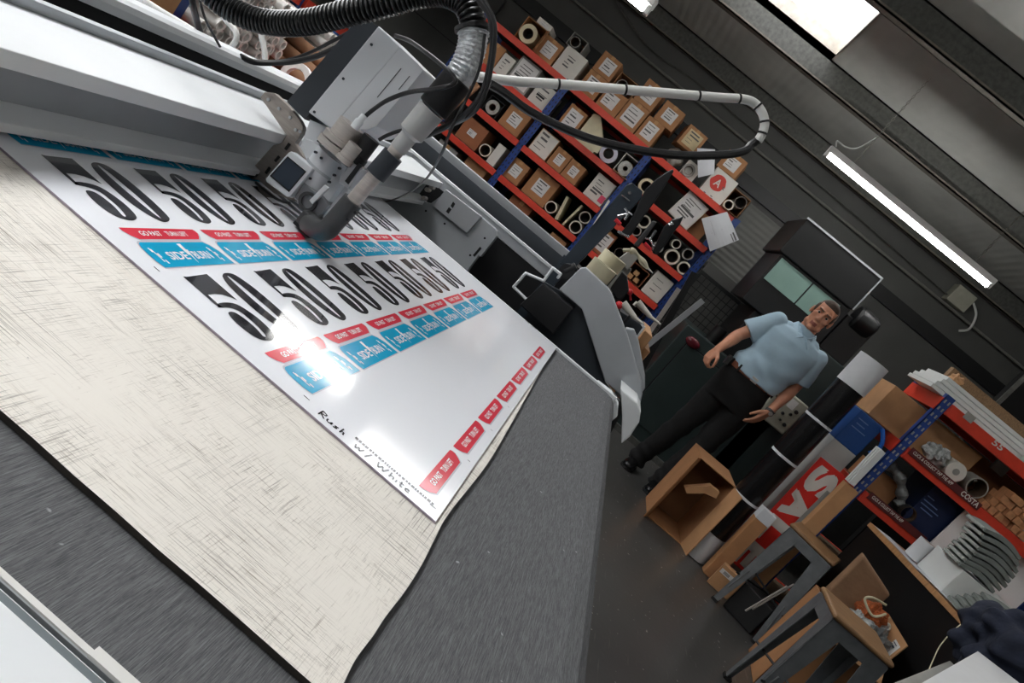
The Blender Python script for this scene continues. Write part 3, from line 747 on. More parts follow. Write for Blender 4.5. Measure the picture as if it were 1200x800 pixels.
def rack(root, xs, yf, depth, levels, ztop, axis='x', hb=.06, boards=True, pw=.036, mh=None):
    """posts (front and rear), beams and boards. xs: post positions; axis x: front faces -y"""
    def W(a, b, z): return V((a, yf + b, z)) if axis == 'x' else V((yf - b, a, z))
    def bx(a0, a1, b0, b1, z0, z1, mb, m=0):
        p, q = W(a0, b0, z0), W(a1, b1, z1)
        mb.b2((min(p.x, q.x), min(p.y, q.y), z0), (max(p.x, q.x), max(p.y, q.y), z1), m)
    for x in xs:
        for b0, s in ((0, 1), (depth, -1)):
            mb = MB()
            bx(x - pw, x + pw, b0, b0 + .004 * s, 0, ztop, mb); bx(x - pw, x - pw + .004, b0, b0 + .04 * s, 0, ztop, mb)
            if s == 1:
                z = .06
                while z < ztop - .03:
                    for dx in (-pw * .47, pw * .47): bx(x + dx - .005, x + dx + .005, b0 - .0006, b0 + .001, z - .011, z + .011, mb, 1)
                    z += .05
            mb.build('post', [m_navy, mh or m_black], root)
    for i in range(len(xs) - 1):
        for z in (levels[i] if isinstance(levels[0], (list, tuple)) else levels):
            for b0 in (-.02, depth - .02):
                mb = MB(); bx(xs[i] + .03, xs[i + 1] - .03, b0, b0 + .04, z - hb, z, mb)
                mb.build('beam', m_orange, root, bevel=.002)
            if boards:
                mb = MB(); bx(xs[i] + .01, xs[i + 1] - .01, .02, depth - .02, z - .022, z - .002, mb)
                mb.build('board', m_chip, root)

LV = dict(top=1.98, second=1.62, third=1.28, fourth=.93, fifth=.56, bottom=.12)
RX = [-3.38, -2.38, -1.38, -.38, .62]
big = thing('storage_rack', (-1.4, 7.3, 0), 'tall storage rack with blue posts and red beams full of cartons along the back wall', 'rack')
rack(big, RX[1:], 6.97, .80, list(LV.values()), 1.99)
GB = 'cartons and rolls on the back rack'
BOXN = []
YB = 7.015
def prints(mb, o, u, v, m, n=4, seed=0):
    """a few printed lines on a label"""
    rnd = random.Random(seed); nrm = u.cross(v).normalized() * .0012
    for k in range(n):
        t = .82 - .62 * k / max(1, n - 1); a = rnd.uniform(.08, .2); b = rnd.uniform(.45, .92)
        h = rnd.choice((.03, .05, .09))
        p = o + u * a + v * t + nrm
        mb.poly([p, p + u * (b - a), p + u * (b - a) + v * h, p + v * h], m)
def carton(label, x, z0, w, h, d=.42, y=YB, m=None, lab=.62, labm=None, tilt=0., name='carton', lw=None, tape=True, seed=None, group=GB, cat='box', lean=0., labdx=0., lines=4):
    m = m or m_kraft; seed = len(BOXN) if seed is None else seed; BOXN.append(1)
    R = Matrix.Rotation(tilt, 3, 'Z') @ Matrix.Rotation(lean, 3, 'Y')
    def T(p): return R @ V(p) + V((x, y + d / 2, z0))
    mb = MB(); a = T((-w / 2, -d / 2, .001))
    mb.obox(a, R @ V((w, 0, 0)), R @ V((0, d, 0)), R @ V((0, 0, h)))
    o = mb.build(name, m, bevel=.003, loc=V((x, y + d / 2, z0)))
    tag(o, label, cat, group)
    if tape:
        t = MB(); t.obox(T((-w * .09, -d / 2 - .001, h * .86)), R @ V((w * .18, 0, 0)), R @ V((0, .001, 0)), R @ V((0, 0, h * .14 + .0015)))
        t.obox(T((-w * .09, -d / 2 - .001, h + .001)), R @ V((w * .18, 0, 0)), R @ V((0, d * .9, 0)), R @ V((0, 0, .001)))
        t.build('tape', m_ptape, o)
    if lab:
        lw_ = (lw or lab) * w; lh = lab * h
        t = MB(); p = T((-lw_ / 2 + labdx * w, -d / 2 - .0022, h * .5 - lh / 2)); u, v = R @ V((lw_, 0, 0)), R @ V((0, 0, lh))
        t.obox(p, u, R @ V((0, .002, 0)), v, 0)
        prints(t, p, u, v, 1, lines, seed)
        t.build('paper_label', [labm or m_lab, m_print], o)
    return o
def open_carton(label, x, z0, w, h, d=.42, y=YB, m=None, flap='top', group=GB, fm=None, tilt=0.):
    """carton lying on its side, open to the front"""
    m = m or m_kraft; BOXN.append(1); t = .006
    mb = MB()
    P = [(x - w / 2, y, z0 + .001), (x + w / 2, y, z0 + .001), (x + w / 2, y, z0 + h), (x - w / 2, y, z0 + h)]
    Q = [(x - w / 2 + t, y, z0 + t), (x + w / 2 - t, y, z0 + t), (x + w / 2 - t, y, z0 + h - t), (x - w / 2 + t, y, z0 + h - t)]
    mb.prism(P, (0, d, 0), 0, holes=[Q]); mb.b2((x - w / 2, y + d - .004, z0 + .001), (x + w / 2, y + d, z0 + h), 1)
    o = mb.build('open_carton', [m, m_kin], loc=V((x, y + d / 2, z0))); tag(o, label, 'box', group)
    f = MB(); L = .11
    if 'top' in flap: f.obox((x - w / 2, y, z0 + h - t), (w, 0, 0), (0, -L * .6, L * .7), (0, t * .5, t * .5)); 
    if 'bottom' in flap: f.obox((x - w / 2, y, z0 + t), (w, 0, 0), (0, -L * .9, -L * .05), (0, 0, t))
    if 'left' in flap: f.obox((x - w / 2, y, z0), (0, 0, h), (-L * .4, -L * .8, 0), (t * .6, 0, 0))
    if 'right' in flap: f.obox((x + w / 2, y, z0), (0, 0, h), (L * .4, -L * .8, 0), (-t * .6, 0, 0))
    if f.v: f.build('flap', fm or m, o)
    return o
def roll(label, x, z, ro, ri=None, y=YB - .005, d=.4, m=None, group=GB, name='vinyl_roll', mb_in=None, cat='roll'):
    """material roll seen end on"""
    ri = ri or ro * .62
    mb = MB(); mb.pipe((x, y, z), (x, y + d, z), ro, ri + .004, 28)
    o = mb.build(name, m or m_core, loc=V((x, y, z - ro))); tag(o, label, cat, group)
    mb = MB(); mb.pipe((x, y + .002, z), (x, y + d, z), ri + .004, ri, 24, 0, 0); mb.cyl((x, y + .16, z), (x, y + .165, z), ri, seg=20, m=1)
    mb.build('core', [m_corein, m_dkbox], o); return o
T0, S0_, R0_, Q0, F0 = (LV[k] + .002 for k in ('top', 'second', 'third', 'fourth', 'fifth'))
# ---- top level, left bay
open_carton('open brown carton holding a big cream roll, first on the top shelf past the hose', -1.955, T0, .225, .225, flap='right')
roll('big cream roll in the open carton at the hose end of the top shelf', -1.968, T0 + .008 + .088, .088, .046, m=m_cream, y=YB - .015)
carton('white lid leaf lying on the open carton with the big cream roll', -1.90, T0 + .226, .16, .055, d=.3, m=m_wbox, lab=.6, tape=False, name='flat_box', lines=2)
carton('brown carton with white label between the cream roll and the large white carton', -1.725, T0, .20, .205)
carton('large white printed carton on the top shelf at the left blue post', -1.49, T0, .235, .25, m=m_wbox, lab=.6, labm=m_wbox, tape=False)
open_carton('small grey open box with a tube, perched above the large white carton', -1.565, T0 + .252, .17, .13, d=.3, m=m_gbox, y=YB + .05, flap='')
roll('grey tube end in the small open box above the large white carton', -1.588, T0 + .262 + .053, .05, .04, y=YB + .06, d=.25, m=m_gbox)
# ---- top level, middle bay
carton('brown labelled carton at the left end of the middle top shelf, carrying another', -1.205, T0, .20, .215)
carton('brown carton stacked alone highest at the left of the middle top shelf', -1.20, T0 + .217, .205, .20, labdx=.05)
carton('brown carton with dark square print, under the open one with a tube', -.965, T0, .225, .205, labdx=-.08)
open_carton('open brown carton with a tube end, on the carton with dark square print', -.958, T0 + .207, .215, .16, d=.35, y=YB + .02, flap='')
roll('grey tube in the open carton stacked on the middle of the top shelf', -.985, T0 + .207 + .008 + .056, .055, .046, d=.3, y=YB + .01, m=m_gbox)
carton('biggest brown labelled carton standing on the middle top shelf', -.735, T0, .22, .245, lab=.7)
carton('brown carton stacked on the biggest carton of the middle top shelf', -.725, T0 + .247, .205, .225, lab=.62)
carton('brown carton with red dot label at the right end of the middle top shelf', -.52, T0, .185, .225, lab=.66)
carton('brown carton stacked last at the right end of the middle top shelf', -.465, T0 + .227, .215, .20, lab=.56)
# ---- top level, right bay
m_bagw = mat('crumpled white film', '#b3b0a9', .4, var=.25, scale=25, bump=.8, bscale=30)
def lumpy(mb, c, r, sc, m=0, seed=0, amp=.18, seg=22, rings=14):
    """crumpled soft lump"""
    k = len(mb.v); mb.sphere(c, r, m, seg, rings, sc); rnd = random.Random(seed); c = V(c)
    ph = [rnd.uniform(0, 6.28) for _ in range(6)]; fq = [rnd.uniform(2, 6) for _ in range(6)]
    for i in range(k, len(mb.v)):
        d = mb.v[i] - c; n = d.normalized()
        s = 1 + amp * (math.sin(n.x * fq[0] + ph[0]) * math.sin(n.y * fq[1] + ph[1]) + .6 * math.sin(n.z * fq[2] * 1.7 + ph[2]) * math.sin(n.x * fq[3] * 1.6 + ph[3])) + (rnd.uniform(-.04, .04) * amp * 4 if seg < 40 else 0)
        mb.v[i] = c + d * s
    return mb
mb = MB(); lumpy(mb, (-.19, 7.16, T0 + .085), .09, (1.0, 1.3, .85), seed=3)
zmin = min(p.z for p in mb.v); mb.v = [p + Z * (T0 - zmin) for p in mb.v]
tag(mb.build('plastic_bag', m_bagw), 'crumpled white plastic bag under the yellow labelled carton on the right top shelf', 'bag', GB)
carton('brown carton with a yellowish label on the crumpled white bag, top right shelf', -.185, T0 + .193, .205, .20, d=.35, labm=mat('yellowed label', '#cdbb93', .7, var=.1), lab=.72, tilt=.12)
carton('white foam box with a dark round end, right of the crumpled bag', .005, T0, .15, .15, m=m_wbox, lab=0, tape=False, name='foam_box')
roll('dark round roll end pushed against the white foam box', -.012, T0 + .065, .06, .035, m=m_gbox, d=.03, y=YB - .034)
o = carton('white carton with a red letter A roundel on the right top shelf', .295, T0, .245, .255, m=m_wbox, lab=0, tape=False)
mb = MB(); c = V((.27, YB - .001, T0 + .145))
mb.prism([c + V((math.cos(t * PI / 20) * .075 * (1 + .06 * math.cos(t * .9)), 0, math.sin(t * PI / 20) * .075)) for t in range(40)], (0, -.001, 0), 0)
mb.text('A', c + V((-.032, -.0025, -.036)), V((.064, 0, 0)), V((0, 0, .072)), 1)
for k, (a, b) in enumerate(((.09, .02), (.085, .02), (-.02, -.10), (.05, -.105), (.065, -.105))):
    p = c + V((a - .03, -.002, b - .04 + (k % 2) * .015)); mb.poly([p, p + X * .022, p + X * .022 + Z * .008, p + Z * .008], 2)
mb.build('printed_emblem', [mat('emblem red', '#c9392f', .6, var=0), m_wbox, m_print], o)
carton('brown labelled carton on top of the white carton with red roundel', .275, T0 + .257, .21, .185, d=.38, tilt=-.1, lab=.6)
open_carton('dark open carton with roll ends at the far right end of the top shelf', .515, T0, .19, .21, m=m_kin, flap='bottom')
roll('pale roll end lying in the dark open carton at the rack end', .475, T0 + .008 + .048, .048, .032, m=m_core)
roll('larger dark roll in the dark open carton at the rack end', .545, T0 + .009 + .13, .055, .048, m=m_gbox)
def sheet(name, label, quad, y, m, th=.0015, lines=None, curl=.0, cat='paper', group=None, mp=None):
    """thin sheet with a little curl; quad of pixels at distance y"""
    q = PX(quad, y); mb = MB(); n = 8
    n0 = (q[1] - q[0]).cross(q[3] - q[0]).normalized()
    if n0.y > 0: n0 = -n0
    g = [[(q[0].lerp(q[1], i / n)).lerp(q[3].lerp(q[2], i / n), j / n) + n0 * curl * math.sin(PI * i / n) * (.4 + j / n) for i in range(n + 1)] for j in range(n + 1)]
    for s in (0, 1):
        vs = [p - n0 * th * s for r in g for p in r]
        fs = [[j * (n + 1) + i, j * (n + 1) + i + 1, (j + 1) * (n + 1) + i + 1, (j + 1) * (n + 1) + i] for j in range(n) for i in range(n)]
        mb.add(vs, fs if s else [f[::-1] for f in fs], 0)
    if lines:
        for (a0, b0, a1, b1) in lines:
            def at(a, b): return q[0].lerp(q[1], a).lerp(q[3].lerp(q[2], a), b) + n0 * (curl * math.sin(PI * a) * (.4 + b) + .0015)
            mb.poly([at(a0, b0), at(a1, b0), at(a1, b1), at(a0, b1)], 1)
    return tag(mb.build(name, [m, mp or m_print]), label, cat, group)
m_paper = mat('white paper', '#d5d6da', .6, var=.03, scale=9)
sheet('paper_sheet', 'small white paper sheet hanging from the right top shelf beside the red roundel carton', [(817, 173.5), (838, 175), (837, 204), (818, 208)], 6.9, m_paper, lines=[(.05, .40, .95, .42)], curl=.01)
sheet('drawing_sheet', 'large white drawing sheet hanging off the right end of the rack', [(822, 256), (852, 248), (866, 281), (832, 294.5)], 6.86, m_paper, lines=[(.80, .72, .83, .98), (.88, .70, .93, .98), (.2, .5, .62, .505), (.3, .15, .305, .6)], curl=.02)
# ---- second level
carton('small brown carton half behind the hose cables on the second shelf', -2.13, S0_, .17, .22, lab=0)
carton('flat white printed box beside the hose cables on the second shelf', -1.972, S0_, .13, .20, m=m_wbox, lab=.7, labm=m_wbox, tape=False)
carton('large light grey box with a printed lid behind the white conduit', -1.77, S0_, .235, .285, m=m_gbox, lab=.85, labm=m_lab, tape=False, lines=6)
o = carton('white carton with a black handle slot left of the blue post', -1.51, S0_, .20, .215, m=m_wbox, lab=.7, labm=m_wbox, tape=False, lines=3)
mb = MB(); mb.b2((-1.565, YB - .005, S0_ + .085), (-1.475, YB - .003, S0_ + .105)); mb.build('handle_slot', m_black, o)
carton('brown carton with white label right of the left blue post, second shelf', -1.15, S0_, .19, .235, lab=.72)
m_creamb = mat('cream board', '#cfc7a8', .75, var=.06, scale=20)
mb = MB(); mb.prism([(-1.03, YB, S0_), (-.80, YB, S0_), (-.80, YB, S0_ + .15), (-.965, YB, S0_ + .31), (-1.03, YB, S0_ + .28)], (0, .3, 0))
o = tag(mb.build('magazine_file', m_creamb, bevel=.003), 'cream magazine file with a slanted top on the middle second shelf', 'file box', GB)
sheet('paper_pad', 'yellowed paper pad drooping over the middle second shelf edge', [(676, 157), (708, 167), (700, 180), (697, 178)], 6.86, m_creamb, th=.01, lines=[(.2, .2, .7, .25)])
roll('lilac white roll standing at the edge of the middle second shelf', -.682, S0_ + .087, .085, .045, m=m_lilac, y=YB - .03, d=.07)
open_carton('open white box holding a clear wrapped roll, right of the lilac roll', -.475, S0_, .17, .20, m=m_wbox, flap='bottom', fm=m_kraft)
roll('clear wrapped roll inside the open white box beside the lilac roll', -.475, S0_ + .008 + .074, .070, .02, m=m_clear, y=YB + .02, d=.35)
roll('cream roll right of the second blue post, half behind the black clamp', -.215, S0_ + .078, .076, .045, m=m_cream)
carton('pair of white printed pads leaning on the right second shelf', .21, S0_ + .016, .25, .275, m=m_wbox, lab=.9, labm=m_lab, tape=False, name='printed_pad', lean=.12, lines=7, d=.06)
carton('small brown carton behind the large hanging drawing sheet', .415, S0_ + .0, .15, .235, lab=0, y=YB + .08)
# ---- third level
open_carton('black open box with a clear wrapped roll left of the blue post', -1.82, R0_, .16, .17, m=m_dkbox, flap='')
roll('clear wrapped roll end in the black open box, third shelf', -1.82, R0_ + .008 + .07, .068, .03, m=m_clear, y=YB - .01, d=.38)
carton('brown carton with a square white label left of the blue post', -1.58, R0_, .235, .235, lab=.5)
carton('white fronted carton right of the blue post on the third shelf', -1.215, R0_, .205, .235, m=m_kraft2, lab=.94, labm=m_wbox, tape=False)
carton('left one of two small brown cartons side by side, third shelf', -1.01, R0_, .168, .195, lab=.5)
carton('right one of two small brown cartons side by side, third shelf', -.835, R0_, .165, .19, lab=.5)
o = carton('white carton with a pink label at the right of the third shelf', -.535, R0_, .21, .245, m=m_wbox, lab=.8, labm=m_wbox, tape=False, lines=5)
mb = MB(); mb.b2((-.49, YB - .005, R0_ + .03), (-.435, YB - .003, R0_ + .10)); mb.build('pink_label', m_pink, o)
for k, (x, dz, r, t, mm) in enumerate((( -.02, .16, .062, 'pale roll end beside the tall black clamp, third shelf right bay', m_core), (.395, .075, .073, 'largest white roll end at the right end of the third shelf', m_core), (.345, .188, .045, 'small roll end resting above the largest white roll', m_core), (.545, .064, .062, 'white roll end nearest the right blue post', m_core), (.49, .185, .055, 'dark roll behind the white rolls by the right post', m_gbox), (.235, .06, .052, 'grey roll end left of the largest white roll', m_gbox))):
    roll(t, x, R0_ + dz, r, r * .68, m=mm, y=YB - .01 * (k % 3))
roll('dark roll supporting the pale roll end by the black clamp', -.02, R0_ + .048, .048, .034, m=m_gbox)
# ---- fourth level
carton('long reddish brown carton with a small label, left bay fourth shelf', -1.83, Q0, .25, .235, m=m_kraftd, lab=.25, lw=.35, tape=False)
roll('black cored roll end between the reddish carton and a grey box', -1.628, Q0 + .075, .06, .046, m=m_core)
carton('narrow grey white box standing next to the black cored roll', -1.515, Q0, .09, .215, m=m_wbox, lab=0, tape=False)
o = carton('brown carton with a square white label right of the left post, fourth shelf', -1.275, Q0, .195, .215, lab=.52)
carton('wide brown carton with white label in the middle of the fourth shelf', -.985, Q0, .27, .275, lab=.5)
roll('white roll end right of the wide brown carton on the fourth shelf', -.79, Q0 + .06, .058, .044, m=m_core)
carton('thin cream divider board leaning between the white rolls', -.68, Q0, .03, .24, m=m_creamb, lab=0, tape=False, name='divider_board', lean=-.2)
roll('lower white roll end between the cream divider boards', -.487, Q0 + .064, .062, .046, m=m_core)
carton('cream divider board standing against the second blue post', -.60, Q0, .02, .26, m=m_creamb, lab=0, tape=False, name='divider_board', lean=.12)
roll('upper white roll end by the second blue post', -.475, Q0 + .128 + .062, .058, .044, m=m_core)
carton('brown carton with a tall white label under the dark clamp post', -.195, Q0, .16, .24, m=m_kraftd, lab=.72, labdx=.05)
for x, z, k in ((-.06, .048, 'lower left'), (.042, .048, 'lower right'), (-.01, .138, 'upper')):
    roll('%s one of three thin grey tubes beside the cream tape rolls' % k, x, Q0 + z, .046, .040, m=m_gbox)
carton('white printed carton at the right end of the fourth shelf', .475, Q0, .20, .245, m=m_wbox, lab=.75, labm=m_wbox, tape=False, lines=3)
open_carton('open brown carton of wooden offcuts left of the white printed carton', .25, Q0, .19, .17, m=m_kraftd, flap='')
for k, (dx, dz) in enumerate(((-.04, .03), (.03, .035), (-.01, .085))):
    tag(MB().box((.25 + dx, YB + .1, Q0 + .009 + dz + (k == 2) * .002), (.05, .22, .045)).build('wood_block', mat('pale wood', '#b08a5e', .7, var=.15, scale=30, stretch=(1, 6, 1)), bevel=.002), '%s wooden offcut in the open carton on the fourth shelf' % ('left', 'right', 'upper')[k], 'wood block', 'wooden offcuts')
# ---- fifth level (partly behind the table rails)
carton('flat brown carton under the middle fourth shelf, nearest the rail', -1.03, F0, .24, .30, m=m_kraftd, lab=0, d=.5)
carton('grey box right of the flat brown carton below the fourth shelf', -.78, F0, .2, .2, m=m_gbox, lab=0)
carton('brown carton below the white roll ends, just above the drive rail', -.54, F0, .18, .26, m=m_kraft2, lab=0)
carton('plain brown carton below the reddish carton, left bay', -1.60, F0, .24, .33, m=m_kraft2, lab=0)
carton('greyish carton behind the adapter on the fifth shelf, left bay', -1.93, F0, .22, .26, m=m_gbox, lab=.5)
# ================================================================ TOOLS AT THE FAR END OF THE TABLE
TYD = 2.12
m_bluegrey = mat('blue grey enamel bar', '#2a333c', .4, var=.08, scale=15)
m_whitep = mat('off white plastic', '#dad6cc', .4, var=.06, scale=20)
m_creamp = mat('cream plastic', '#d8d0b2', .45, var=.08, scale=20)
m_redk = mat('red plastic knob', '#c8202a', .3, var=0)
m_chrome = mat('chrome', '#b9bbbd', .2, .9, var=.1)
post = thing('tool_post', aty(667, 300, TYD + .02), 'dark blue grey upright bar with a white edge strip behind the console', 'post')
mb = MB(); mb.prism(PX([(655, 309), (672, 315), (752, 232), (753, 224), (741, 214), (734, 217)], TYD + .02), (0, .03, 0)); mb.build('bar', m_bluegrey, post, bevel=.002)
mb = MB(); mb.prism(PX([(713, 233.5), (715, 236), (697, 261), (694.5, 263.5)], TYD + .012), (0, .006, 0)); mb.build('white_edge', m_whitep, post)
mb = MB(); mb.prism(PX([(727.5, 228.5), (729, 227.5), (738.5, 235), (737.5, 236)], TYD + .015), (0, .004, 0)); mb.build('bracket', m_chrome, post)
mb = MB(); q = aty(664, 306, TYD + .02); mb.b2((q.x - .018, TYD + .022, 0), (q.x + .018, TYD + .048, q.z + .01)); mb.build('post_foot', m_bluegrey, post)
p = aty(738, 226, TYD + .013); MB().cyl(p, p + Y * .008, .005, seg=14).build('bolt', m_chrome, post)
def tool(name, label, blade, arm, ypos, joint, red, loc):
    root = thing(name, aty(*loc, ypos), label, 'clamp', 'black clamps by the tool post')
    mb = MB(); mb.prism(PX(blade, ypos), (0, .035, 0)); mb.build('blade', m_black, root, bevel=.006, bseg=3)
    if arm: mb = MB(); mb.prism(PX(arm, ypos + .01), (0, .02, 0)); mb.build('arm', m_dkgrey, root, bevel=.004)
    for k, (a, b, c) in enumerate(joint):
        mb = MB(); mb.cyl(aty(a[0], a[1], ypos - .004), aty(b[0], b[1], ypos - .004), c, c * .8, seg=12); mb.sphere(aty(b[0], b[1], ypos - .004), c * 1.1, seg=12, rings=8); mb.build('chrome_link', m_chrome, root)
    mb = MB(); mb.cyl(aty(*red[0], ypos - .002), aty(*red[1], ypos - .002), .006, seg=12); mb.build('red_grip', m_redk, root)
    return root
tool('bar_clamp', 'larger black clamp blade standing beside the dark tool post', [(790, 200), (788, 198), (782, 201), (770, 209), (757, 221), (750, 234), (744, 248), (736, 262), (727, 273), (726, 276), (735, 278), (740, 275), (747, 264), (764, 241), (778, 220)], None, TYD - .025, (((732, 244), (737, 250), .004), ((737, 250), (733, 256), .005), ((724, 253), (737, 250), .003), ((741, 252), (734, 246), .003), ((724, 271), (736, 277), .004)), ((721, 257), (727, 263)), (727, 276))
tool('bar_clamp', 'smaller black clamp blade standing right of the larger one', [(802, 252), (798, 254), (788, 257), (779, 265), (773, 276), (768, 288), (764, 296), (770, 299), (780, 287), (789, 273), (797, 263)], [(770, 260), (765, 258), (742, 287), (748, 290)], TYD + .12, (((769, 270), (762, 280), .005), ((762, 280), (766, 288), .004), ((756, 279), (763, 281), .003), ((784, 264), (787, 262), .006)), ((755, 285), (763, 293)), (767, 298))
tapes = []
for k, (a, b, y, lab) in enumerate((((698.5, 322), (709, 309), TYD + .06, 'front cream roll of tape standing behind the console'), ((711, 310.5), (722, 297.5), TYD + .16, 'rear cream roll of tape standing behind the console'))):
    c0 = aty(698.5 + 12.5 * k, 324 - 11 * k, y); h_ = .042; 
    mb = MB(); z0 = c0.z; mb.pipe((c0.x, y + .045, z0), (c0.x, y + .045, z0 + h_), .042, .028, 32); tag(mb.build('tape_roll', m_creamp), lab, 'tape roll', 'cream tape rolls')
    mb = MB(); mb.b2((c0.x - .04, y + .005, .0), (c0.x + .04, y + .085, z0)); tag(mb.build('pedestal_block', m_black), ('front' if k == 0 else 'rear') + ' black block carrying the ' + ('front' if k == 0 else 'rear') + ' cream tape roll', 'block', 'black blocks under the tape rolls')
mb = MB(); mb.prism(PX([(725, 303), (742, 290), (749, 301), (735, 317)], TYD + .3), (0, .12, 0)); q = aty(735, 312, TYD + .3); mb.b2((q.x - .02, TYD + .32, 0), (q.x + .02, TYD + .40, q.z)); tag(mb.build('tool_case', m_gbox, bevel=.003), 'grey case on a stem between the tape rolls and the cream nozzle gun', 'case')
ng = thing('nozzle_gun', aty(745, 300, TYD + .1), 'cream nozzle gun lying above the grey case', 'nozzle gun')
mb = MB(); mb.sweep(spline([aty(738, 293, TYD + .12), aty(745, 296, TYD + .12), (aty(752, 305, TYD + .12)), aty(759, 315, TYD + .12)], 6), .007, 12, rf=lambda i: .0075 + .003 * math.sin(i * .6)); mb.build('barrel', m_creamp, ng)
mb = MB(); mb.cyl(aty(758, 313, TYD + .12), aty(765, 320, TYD + .12), .004, .002, seg=10); mb.build('nozzle', m_whitep, ng)
mb = MB(); mb.cyl(aty(738, 293, TYD + .12), aty(730, 293, TYD + .12), .006, seg=10); mb.build('trigger', m_creamp, ng)
mb = MB(); mb.prism(PX([(715, 338), (729, 318), (735, 324), (737, 341), (728, 352), (722, 350)], TYD + .1), (0, .05, 0)); q = aty(724, 349, TYD + .1); mb.b2((q.x - .012, TYD + .11, 0), (q.x + .012, TYD + .14, q.z + .01)); tag(mb.build('black_holder', m_black, bevel=.004), 'black tool holder right of the cream tape rolls', 'holder')
def squirt(name, label, a, b, c, r, y, red):
    root = thing(name, aty(*b, y), label, 'spray gun', 'white spray guns by the console')
    mb = MB(); mb.cyl(aty(*a, y), aty(*b, y), r, r * .6, seg=16); mb.build('body', m_whitep, root)
    mb = MB(); mb.cyl(aty(*b, y), aty(*c, y), r * .5, r * .25, seg=12); mb.build('spout', m_whitep, root)
    mb = MB(); q = aty(b[0] - 4, b[1] - 4, y); mb.b2((q.x - .004, y - .004, 0), (q.x + .004, y + .004, q.z)); mb.build('stand', m_black, root)
    if red: mb = MB(); mb.sphere(aty(*red, y - .004), .012, seg=16, rings=10); mb.build('red_knob', m_redk, root)
    mb = MB(); q = aty(a[0] - 4, a[1] + 4, y); mb.cyl(aty(*a, y), q, r * .5, seg=10); mb.build('valve', m_whitep, root)
squirt('spray_gun', 'white spray gun with a red knob nearest the console edge', (730, 355), (744, 372), (753, 379), .013, TYD + .05, (725.5, 357.5))
squirt('spray_gun', 'white spray gun without red knob, farther from the console', (747, 354), (762, 371), (774, 380), .013, TYD + .3, None)
mb = MB(); mb.sphere(aty(738, 342, TYD + .22), .010, seg=14, rings=8); mb.cyl(aty(738, 343, TYD + .22), aty(739, 352, TYD + .22), .004, seg=8); tag(mb.build('red_button', m_redk), 'small red button on a stalk above the spray guns', 'button')
sp = thing('tool_tray', aty(735, 385, TYD + .08), 'dark angled tray with a white edge below the spray guns', 'tray')
mb = MB(); mb.prism(PX([(726, 364), (756, 383), (744, 400), (738, 404), (733, 388)], TYD + .1), (0, .14, 0)); mb.build('panel', m_anth, sp, bevel=.002)
mb = MB(); q = aty(742, 396, TYD + .16); mb.b2((q.x - .02, TYD + .15, 0), (q.x + .02, TYD + .19, q.z)); mb.build('stand', m_black, sp)
mb = MB(); mb.prism(PX([(750, 379), (756.5, 383), (745, 399), (744, 410), (741, 408), (743, 398), (753, 384)], TYD + .095), (0, .006, 0)); mb.build('white_edge', m_house, sp)
mb = MB(); mb.prism(PX([(756, 387), (765, 395), (748, 417), (744, 409), (747, 399)], TYD + .4), (0, .3, 0)); q = aty(750, 412, TYD + .4); mb.b2((q.x - .02, TYD + .42, 0), (q.x + .03, TYD + .68, q.z + .02)); tag(mb.build('wood_plank', m_kraft2, bevel=.003), 'pale brown plank end just visible behind the dark angled tray', 'plank')

# ================================================================ LEFT HAND RACK BEHIND THE GANTRY
LX = -2.6
lr = thing('storage_rack', (-2.9, 4.6, 0), 'storage rack on the left stacked with white tubes, behind the gantry rail', 'rack')
def lrack(ys):
    for y in ys:
        for b in (0, -.55):
            mb = MB(); mb.b2((LX + b - .004, y - .036, 0), (LX + b, y + .036, 1.62)); mb.b2((LX + b - .04, y - .036, 0), (LX + b, y - .032, 1.62)); mb.build('post', m_navy, lr)
    for y0_, y1_ in zip(ys, ys[1:]):
        for z in (.10, .61, 1.10, 1.58):
            MB().b2((LX - .02, y0_ + .03, z - .07), (LX + .02, y1_ - .03, z)).build('beam', m_orange, lr, bevel=.002)
            MB().b2((LX - .55, y0_ + .01, z - .02), (LX - .02, y1_ - .01, z)).build('board', m_chip, lr)
lrack([3.70, 4.62, 5.54])
m_wtube = mat('white paper tube', '#f0eeea', .5, var=.05, scale=20)
m_btube = mat('brown cardboard tube', '#8d6649', .75, var=.1, scale=10)
n = 0
rnd = random.Random(3)
for row in range(6):
    for c in range(11 - (row % 2)):
        y = 3.79 + c * .077 + (row % 2) * .038; z = .613 + .036 + row * .066
        if y > 4.56: continue
        n += 1
        L = .60 + rnd.uniform(-.03, .05); mb = MB(); mb.pipe((LX - .5, y, z), (LX - .5 + L, y, z), .0355, .024, 16)
        tag(mb.build('paper_tube', m_wtube, loc=V((LX - .2, y, z - .0355))), 'white paper tube with an open end, one of many stacked alike on the left rack', 'tube', 'white tubes on the left rack')
for k, (y, z, dx) in enumerate(((4.72, .66, .50), (4.82, .66, .46), (4.92, .66, .52), (4.77, .745, .50), (4.87, .745, .44), (4.82, .83, .50))):
    mb = MB(); mb.pipe((LX - .5, y, z), (LX + dx, y, z), .046, .036, 20)
    tag(mb.build('cardboard_tube', m_btube, loc=V((LX, y, z - .046))), 'brown cardboard tube, %s, poking out of the left rack' % ('first on the lowest layer', 'second on the lowest layer', 'third on the lowest layer', 'first on the middle layer', 'second on the middle layer', 'alone on the top layer')[k], 'tube', 'brown tubes on the left rack')
for row in range(6):
    for c in range(3):
        y = 5.02 + c * .077 + (row % 2) * .038; z = .613 + .036 + row * .066
        mb = MB(); mb.pipe((LX - .5, y + .02, z), (LX + .08, y + .02, z), .0355, .024, 16)
        tag(mb.build('paper_tube', m_wtube, loc=V((LX - .2, y, z - .0355))), 'white paper tube in the far column beyond the brown tubes on the left rack', 'tube', 'white tubes in the far column')
